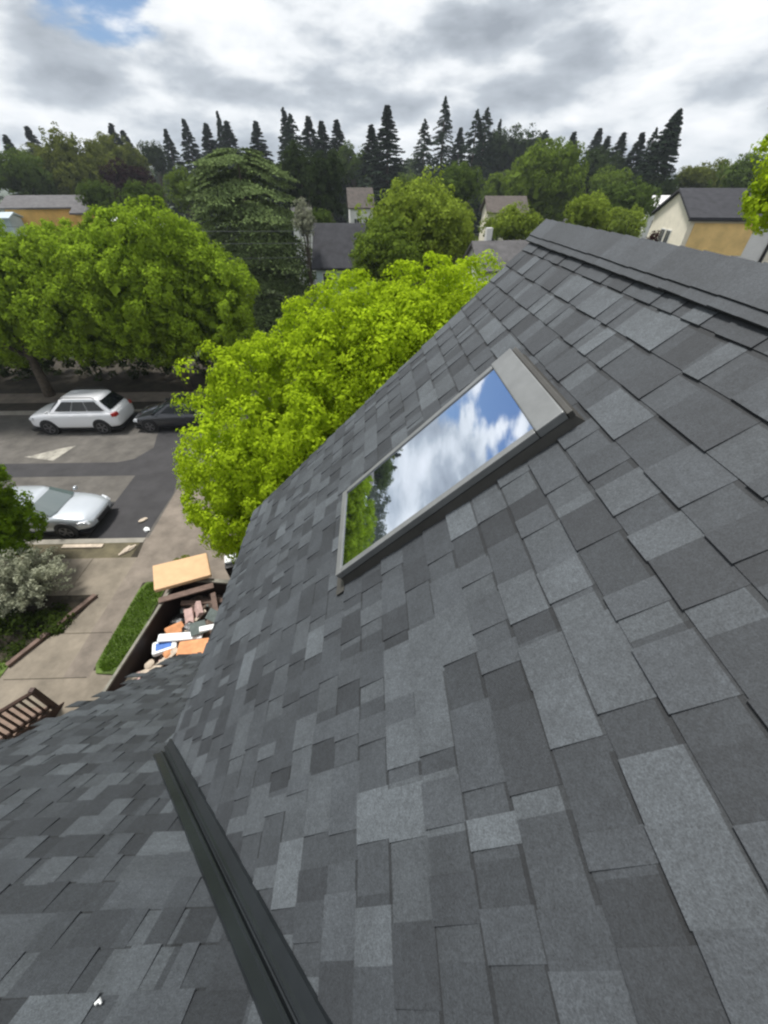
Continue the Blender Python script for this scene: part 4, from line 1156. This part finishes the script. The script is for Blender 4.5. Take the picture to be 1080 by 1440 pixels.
# the cedar: long drooping sprays
cm = conifer_mesh(11, 11.0, 5.6, 280, 300, .20, 'cedar', 'round', .30, .06)
p = place(318, 225, 40)
ce = empty('cedar_tree', (-10.2, 40, 0), 'broad grey green cedar with drooping sprays behind the green street trees', 'conifer')
co_ = bpy.data.objects.new('crown', cm); COL.objects.link(co_); co_.parent = ce; co_.scale = (1.12, 1.05, 1.09)
mb = MB(); mb.tube([(0, 0, -.2), (0, 0, 6), (.1, 0, 11.2)], [.4, .28, .05], 8); mb.build('trunk', MT['bark'], ce)

T_ = [  # label, px, top, half width, bottom, distance, leaf, clumps
    ('bushy pale lime tree rising behind the bright lime tree', 590, 264, 70, 395, 31, 'midlime', 240),
    ('grey green bushy tree touching the dark roofed house', 545, 318, 52, 405, 28, 'mid', 170),
    ('small lime tree behind the grey shingled house roof', 640, 285, 32, 380, 33, 'midlime', 110),
    ('pale blossoming tree at the right side of the cedar', 428, 278, 17, 335, 37, 'pale', 70),
    ('bushy green tree hiding the pale house right of the cedar', 452, 296, 18, 325, 45, 'green', 70),
    ('bright lime low tree above the grey shingled house', 718, 297, 36, 345, 40, 'midlime', 100),
    ('big rounded mid green tree above the ridge end', 765, 197, 48, 318, 75, 'mid', 210),
    ('pale yellow green bushy tree just behind the ridge end', 826, 274, 34, 345, 42, 'midlime', 120),
    ('round dark green tree behind the pale lime tree', 641, 233, 36, 292, 62, 'green', 110),
    ('light green low tree left of the big rounded tree', 712, 236, 34, 290, 92, 'mid', 90),
    ('wide green bush left of the white far house', 878, 268, 46, 312, 60, 'green', 110),
    ('flat lime hedge tree beside the cream neighbour house', 868, 308, 36, 330, 52, 'midlime', 70),
    ('dark red shrub against the cream neighbour gable', 916, 326, 11, 362, 33, 'red', 60),
    ('olive green rounded tree on the left skyline', 112, 190, 46, 292, 85, 'olive', 140),
    ('leafy green tree at the far left edge', 22, 208, 42, 290, 78, 'green', 120),
    ('second olive tree, right of the rounded olive one', 165, 190, 36, 280, 96, 'olive', 110),
    ('dark purple leaved tree behind the left street trees', 184, 233, 36, 295, 68, 'purple', 110),
    ('round dark tree top on the left skyline', 213, 193, 20, 250, 118, 'dark', 60),
    ('dark green conical shrub right of the orange house', 137, 252, 24, 312, 58, 'green', 80),
    ('mid green tree in front of the purple tree', 206, 258, 30, 312, 52, 'green', 90),
    ('tall dark green tree right of the cedar', 425, 205, 34, 320, 66, 'dark', 130),
    ('second tall dark green tree, beside the far pinkish house', 466, 212, 30, 318, 62, 'dark', 120),
    ('mid green tree left of the big dark fir', 500, 198, 26, 262, 112, 'green', 80),
    ('low green tree in front of the big dark fir', 572, 246, 20, 285, 80, 'mid', 60),
    ('dark green tree behind the big rounded tree', 722, 190, 44, 250, 135, 'dark', 90),
    ('dark green tree right of the big rounded tree', 835, 218, 40, 280, 98, 'dark', 100),
    ('green tree crown on the right behind the dark conifers', 858, 240, 26, 272, 88, 'mid', 60),
    ('olive tree behind the neighbour roof ridge', 1000, 240, 42, 275, 105, 'olive', 90),
    ('brownish olive tree above the neighbour roof', 972, 236, 26, 275, 92, 'olive', 60),
    ('dark green tree at the right edge above the neighbour roof', 1062, 226, 46, 280, 80, 'green', 110),
    ('small green tree below the leaning tall conifer', 930, 246, 22, 285, 85, 'dark', 50),
    ('tree crown over the left street, behind the cedar', 262, 235, 26, 300, 66, 'mid', 70),
    ('leafy green tree behind the orange house', 62, 205, 34, 280, 100, 'olive', 90),
]
for k, (lab, px, yt, hw, yb, Y, m, nc) in enumerate(T_):
    hw *= 1.06
    sh = 'shrub' if 'shrub' in lab or 'bush left' in lab else 'tree'
    round_tree('broadleaf_tree' if sh == 'tree' else 'shrub', lab, px, yt, hw, yb, Y, m, 300 + k, ncl=nc, cat=sh)

# ---- conifers on the skyline
CM = {'cone': [conifer_mesh(50 + i, 10, 2.0, 420, 60, .15, 'conifer', 'cone', .22, .05) for i in range(3)],
      'column': [conifer_mesh(60 + i, 10, 2.0, 340, 42, .17, 'conifer', 'column', .2, .02) for i in range(2)]}
C_ = [  # label, px, top, half width, distance, kind
    ('very tall narrow dark conifer, highest on the skyline', 627, 136, 13, 125, 'column'),
    ('big wide dark fir in the middle of the skyline', 545, 149, 42, 100, 'cone'),
    ('smaller dark fir on the left shoulder of the big fir', 522, 176, 20, 104, 'cone'),
    ('narrow dark conifer left of the tallest one', 598, 168, 12, 120, 'column'),
    ('left spire of the dense twin conifers', 672, 154, 14, 118, 'column'),
    ('right spire of the dense twin conifers', 686, 152, 14, 121, 'column'),
    ('small conifer between the tallest one and the twins', 648, 180, 10, 130, 'cone'),
    ('thin sparse conifer right of the twins', 704, 168, 7, 140, 'cone'),
    ('triangular dark fir standing clear on the left skyline', 359, 171, 19, 120, 'cone'),
    ('broad dark fir left of the triangular one', 318, 171, 27, 118, 'cone'),
    ('thin high spire behind the broad dark fir', 305, 157, 8, 140, 'cone'),
    ('dark conifer left of the broad dark fir', 289, 174, 17, 125, 'cone'),
    ('thin dark conifer above the cedar, farther left', 258, 168, 11, 135, 'cone'),
    ('pointed dark conifer at the left end of the tight row', 398, 152, 11, 118, 'cone'),
    ('tall dark conifer second in the tight row', 408, 160, 15, 114, 'column'),
    ('dark conifer in the middle of the tight row', 433, 164, 14, 116, 'cone'),
    ('dark conifer fourth in the tight row', 452, 171, 13, 112, 'cone'),
    ('dark conifer at the right end of the tight row', 473, 169, 14, 118, 'cone'),
    ('thin faint conifer on the far left skyline', 37, 178, 12, 130, 'cone'),
    ('tall grey green conifer on the left skyline', 155, 174, 16, 128, 'cone'),
    ('sharp conifer beside the tall grey green one', 172, 184, 12, 126, 'cone'),
    ('slim conifer right of the round dark tree top', 232, 182, 9, 130, 'cone'),
    ('conifer at the far left edge of the skyline', 6, 190, 12, 122, 'cone'),
    ('dark flat topped conifer behind the big rounded tree', 768, 184, 15, 128, 'column'),
    ('pointed dark fir right of the big rounded tree', 808, 186, 15, 122, 'cone'),
    ('tall dark fir left of the dark row on the right', 844, 181, 17, 126, 'cone'),
    ('short dark fir in the dark row on the right', 856, 192, 13, 120, 'cone'),
    ('dark fir in the middle of the dark row on the right', 878, 187, 18, 112, 'cone'),
    ('dark fir at the right end of the dark row', 904, 187, 19, 104, 'cone'),
    ('thin dark spire just left of the leaning conifer', 924, 180, 9, 102, 'column'),
]
for k, (lab, px, yt, hw, Y, kind) in enumerate(C_):
    c = place(px, 240, Y); q = place(px, yt, Y)
    R = hw / 533.55 * (c - CAM).dot(FV)
    fr = max(.2, (q.z - c.z) / q.z)
    R = R / (fr ** 1.0 if kind == 'cone' else min(.95, 1 - (1 - fr) ** 3.2)) 
    conifer('conifer_tree', lab, (q.x, Y, 0), CM[kind][k % len(CM[kind])], q.z, min(R * 1.7, q.z * .46), seed=k)
q = place(956, 158, 88)
sp = conifer_mesh(71, 10, 2.0, 800, 60, .19, 'conifer', 'spire', .12, .02)
o = conifer('conifer_tree', 'tall dark columnar conifer leaning right, alone above the neighbour house', (q.x - 1.9, 88, 0), sp, q.z * 1.02, 4.7, seed=3)
o.rotation_euler = (0, rad(5.5), 0)
# distant mass of trees behind everything
rng = np.random.default_rng(99)
Ps = []
for k in range(150):
    x = rng.uniform(-230, 330); y_ = rng.uniform(150, 260)
    h = rng.uniform(12, 18) + 1.5 * math.sin(x * .03)
    if x > 100: h *= .62
    Ps.append(((x, y_, h * .5), (rng.uniform(6, 11), 5, h * .47)))
V, T, cs = clump_cloud(Ps, 2300, 2.7, 36, 1.25, rng, .1)
o = bpy.data.objects.new('treeline', quads_mesh('treeline', V, T, L['belt'])); COL.objects.link(o)
tag(o, 'dark far treeline along the horizon', 'treeline', kind='stuff')
Ps = []
for k in range(130):
    y_ = rng.uniform(48, 135); x = rng.uniform(-1.0, .95) * y_
    r = rng.uniform(1.6, 3.6); h = rng.uniform(1.2, 3.4)
    Ps.append(((x, y_, h * .5), (r, r, h * .6)))
V, T, cs = clump_cloud(Ps, 1200, .8, 26, .5, rng, .1)
o = bpy.data.objects.new('undergrowth', quads_mesh('undergrowth', V, T, L['green'])); COL.objects.link(o)
tag(o, 'low green gardens and hedges between the far houses', 'undergrowth', kind='stuff')

# ================================================================== HOUSES BEYOND
def gable_house(name, label, loc, rz, w_, d_, he, hr, wm, rm, ov=.4, wins=(), chim=None, door=None, cat='house'):
    """ridge along local x; front wall at local y=0, depth d_, wins: (face, u, z, w, h)"""
    root = empty(name, loc, label, cat, rz)
    mb = MB(); mb.prism([(0, 0, -.2), (0, d_, -.2), (0, d_, he), (0, d_ / 2, hr), (0, 0, he)], (w_, 0, 0)); mb.build('wall', MT[wm], root)
    sl = (hr - he) / (d_ / 2)
    mb = MB()
    for sgn in (0, 1):
        f = (lambda y: y) if sgn == 0 else (lambda y: d_ - y)
        a, b = f(-ov), f(d_ / 2)
        za, zb = he - sl * ov + .04, hr + .04
        mb.hexa([(-ov, a, za), (w_ + ov, a, za), (w_ + ov, b, zb), (-ov, b, zb), (-ov, a, za + .16), (w_ + ov, a, za + .16), (w_ + ov, b, zb + .16), (-ov, b, zb + .16)])
    roof = mb.build('roof', MT[rm], root)
    if chim:
        cxx, cyy, ch, cm_ = chim
        zr = he + sl * min(cyy, d_ - cyy)
        mb = MB(); mb.box(cxx - .17, cxx + .17, cyy - .17, cyy + .17, zr - .2, zr + ch); c = mb.build('chimney', MT[cm_], roof)
    for face, u, z, ww, hh in wins:
        mb = MB(); p = MB()
        if face == 'f':
            mb.box(u, u + ww, -.05, .01, z, z + hh)
            for a, b in ((u + .06, u + ww / 2 - .025), (u + ww / 2 + .025, u + ww - .06)): p.box(a, b, -.058, -.045, z + .07, z + hh - .07)
        else:
            x0 = -.05
            mb.box(x0, .01, u, u + ww, z, z + hh)
            for a, b in ((u + .06, u + ww / 2 - .025), (u + ww / 2 + .025, u + ww - .06)): p.box(x0 - .008, x0 + .005, a, b, z + .07, z + hh - .07)
        fr = mb.build('window', MT['winframe'], root)
        p.build('pane', MT['winpane'], fr)
    if door:
        u, ww, hh, m = door
        mb = MB(); mb.box(u, u + ww, -.05, .01, 0, hh); mb.build('door', MT[m], root)
    return root

# neighbour with the yellow sheathing
A = Vector((23.6, 34.5, 0))
nb = gable_house('neighbour_house', 'cream neighbour house with yellow sheathing on its long wall and dark roof', A, rad(-10), 9.6, 6.8, 8.05, 9.55, 'cream', 'roofdark', .25,
                 wins=[('g', 2.35, 5.6, .85, 1.6), ('g', 3.45, 5.6, .85, 1.6)])
mb = MB(); mb.box(.35, 4.5, -.06, -.004, 5.85, 7.8); mb.build('sheathing', MT['osb'], nb)
mb = MB(); mb.box(.02, 5.9, -.045, -.003, 3.6, 5.845); mb.box(4.51, 5.9, -.045, -.003, 5.85, 7.8); mb.build('wall_wrap', MT['whitewall'], nb)
mb = MB(); mb.tube([(6.02, -.10, -.2), (6.02, -.10, 7.7)], .11, 8); mb.build('downspout', MT['blackplastic'], nb)
mb = MB(); mb.box(-.29, 9.9, -.37, -.27, 7.92, 8.01); mb.build('gutter', MT['blackplastic'], nb)

gable_house('far_house', 'dark roofed house right of the cedar with pale columns', (-4.5, 36.5, 0), rad(-3), 4.4, 5.6, 4.9, 7.35, 'bluegrey', 'roofdark', .3,
            wins=[('f', .5, 3.2, .8, 1.3), ('f', 1.9, 3.2, .8, 1.3), ('f', 3.2, 3.2, .8, 1.3)])
gable_house('far_house', 'grey shingled house with white gable trim and white chimney beyond the roof edge', (6.3, 25.6, 0), rad(6), 4.6, 3.2, 6.1, 7.25, 'whitewall', 'roofgrey', .18, wins=[('g', 1.1, 4.9, .9, .9), ('f', .6, 4.4, 1.0, 1.1)], chim=(.9, 1.9, 1.0, 'whitewall'))
gable_house('far_house', 'orange sheathed house under grey roof at the far left', (-43.5, 59, 0), rad(14), 8.0, 7, 7.75, 8.7, 'orange', 'roofgrey', .5, wins=[('f', 1.0, 3.6, 1.1, 1.3)])
gable_house('far_house', 'smaller orange sheathed house right of the larger orange one', (-34.6, 57.5, 0), rad(8), 3.6, 4.5, 7.35, 8.2, 'orange', 'roofgrey', .4, wins=[('f', .9, 3.4, 1.1, 1.2)])
gable_house('far_house', 'low pale blue grey building in front of the orange house', (-45.6, 55.5, 0), rad(8), 4.2, 2.6, 6.9, 7.3, 'bluegrey', 'bluegrey', .2, wins=[('f', 1.0, 4.0, 1.1, 1.2)])
gable_house('far_house', 'white low building behind the left street trees', (-27.2, 50, 0), 0, 4.6, 4, 6.6, 7.1, 'whitewall', 'whitewall', .15, wins=[('f', .7, 4.8, 1.0, 1.0), ('f', 2.6, 4.8, 1.0, 1.0)], chim=(3.9, .5, 1.2, 'whitewall'))
gable_house('far_house', 'pinkish white gabled house between the dark trees', (-3.3, 80, 0), rad(5), 3.8, 6, 7.0, 9.3, 'whitewall', 'roofbrown', .3, wins=[('f', .6, 4.3, .9, 1.3), ('f', 2.5, 4.3, .9, 1.3)])
gable_house('far_house', 'cream far house with a low brown roof', (16.4, 66, 0), rad(-4), 5.0, 6, 7.0, 8.5, 'cream', 'roofbrown', .4, wins=[('f', .8, 3.5, 1.0, 1.1), ('f', 3.4, 3.5, 1.0, 1.1)])
gable_house('far_house', 'white far house with pale roof below the leaning conifer', (43.5, 74, 0), rad(-6), 5.2, 6, 6.6, 8.4, 'whitewall', 'whitewall', .3, wins=[('f', .8, 4.6, 1.0, 1.1), ('f', 3.2, 4.6, 1.0, 1.1)])
gable_house('far_house', 'small white house partly hidden at the right of the cedar', (-9.4, 58, 0), rad(4), 2.2, 4, 6.4, 7.6, 'whitewall', 'roofgrey', .2, wins=[('f', .8, 5.0, 1.0, 1.2)])
gable_house('far_house', 'pale grey house behind the yellow green bushy tree', (26.4, 62, 0), rad(-8), 4.5, 5, 4.8, 6.2, 'whitewall', 'roofgrey', .3, wins=[('f', 1.2, 2.8, 1.0, 1.1)])

# service wires running to the dark roofed house
def wire(lab, a, b, sag):
    a, b = Vector(a), Vector(b); n = 14
    pts = [a.lerp(b, k / n) - Vector((0, 0, sag * 4 * (k / n) * (1 - k / n))) for k in range(n + 1)]
    mb = MB(); mb.tube(pts, .016, 5); tag(mb.build('overhead_wire', MT['wire']), lab, 'wire', 'wires to the dark roofed house')
wire('highest overhead wire crossing in front of the cedar', (-46, 29, 9.4), (-4.4, 36.3, 7.25), .5)
wire('middle overhead wire crossing in front of the cedar', (-46, 28.5, 8.7), (-4.4, 36.25, 6.5), .5)
wire('lowest overhead wire crossing in front of the cedar', (-46, 28, 7.9), (-4.5, 36.2, 5.6), .6)

# ================================================================== AIR
hz = bpy.data.materials.new('air'); hz.use_nodes = True
hn = hz.node_tree; hn.nodes.remove(hn.nodes['Principled BSDF'])
pv = hn.nodes.new('ShaderNodeVolumePrincipled')
pv.inputs['Color'].default_value = (0.80, 0.88, 0.96, 1); pv.inputs['Density'].default_value = 0.0004; pv.inputs['Anisotropy'].default_value = 0.2
hn.links.new(pv.outputs[0], hn.nodes['Material Output'].inputs['Volume'])
mb = MB(); mb.box(-1500, 2700, -60, 3100, -1.5, 64)
tag(mb.build('haze', hz), 'thin pale haze over the far trees and hills', kind='stuff')
sc.cycles.volume_bounces = 0

# things of one kind share a group
GROUPS = {'conifer_tree': 'conifers along the skyline', 'broadleaf_tree': 'trees beyond the near street trees', 'street_tree': 'street trees', 'far_house': 'houses beyond the street trees',
          'hedge': 'dark hedges across the street', 'parked_car': 'parked cars', 'parked_suv': 'parked cars', 'plasterboard': 'plasterboard pieces in the dumpster', 'foam_block': 'orange brown blocks in the dumpster',
          'roofing_scrap': 'grey green boards in the dumpster', 'rubbish_bag': 'rubbish bags in the dumpster', 'chunk': 'chunks in the dumpster', 'litter': 'litter on the street'}
for o in list(COL.objects):
    k = o.name.split('.')[0]
    if k in GROUPS and o.parent is None and 'group' not in o: o['group'] = GROUPS[k]
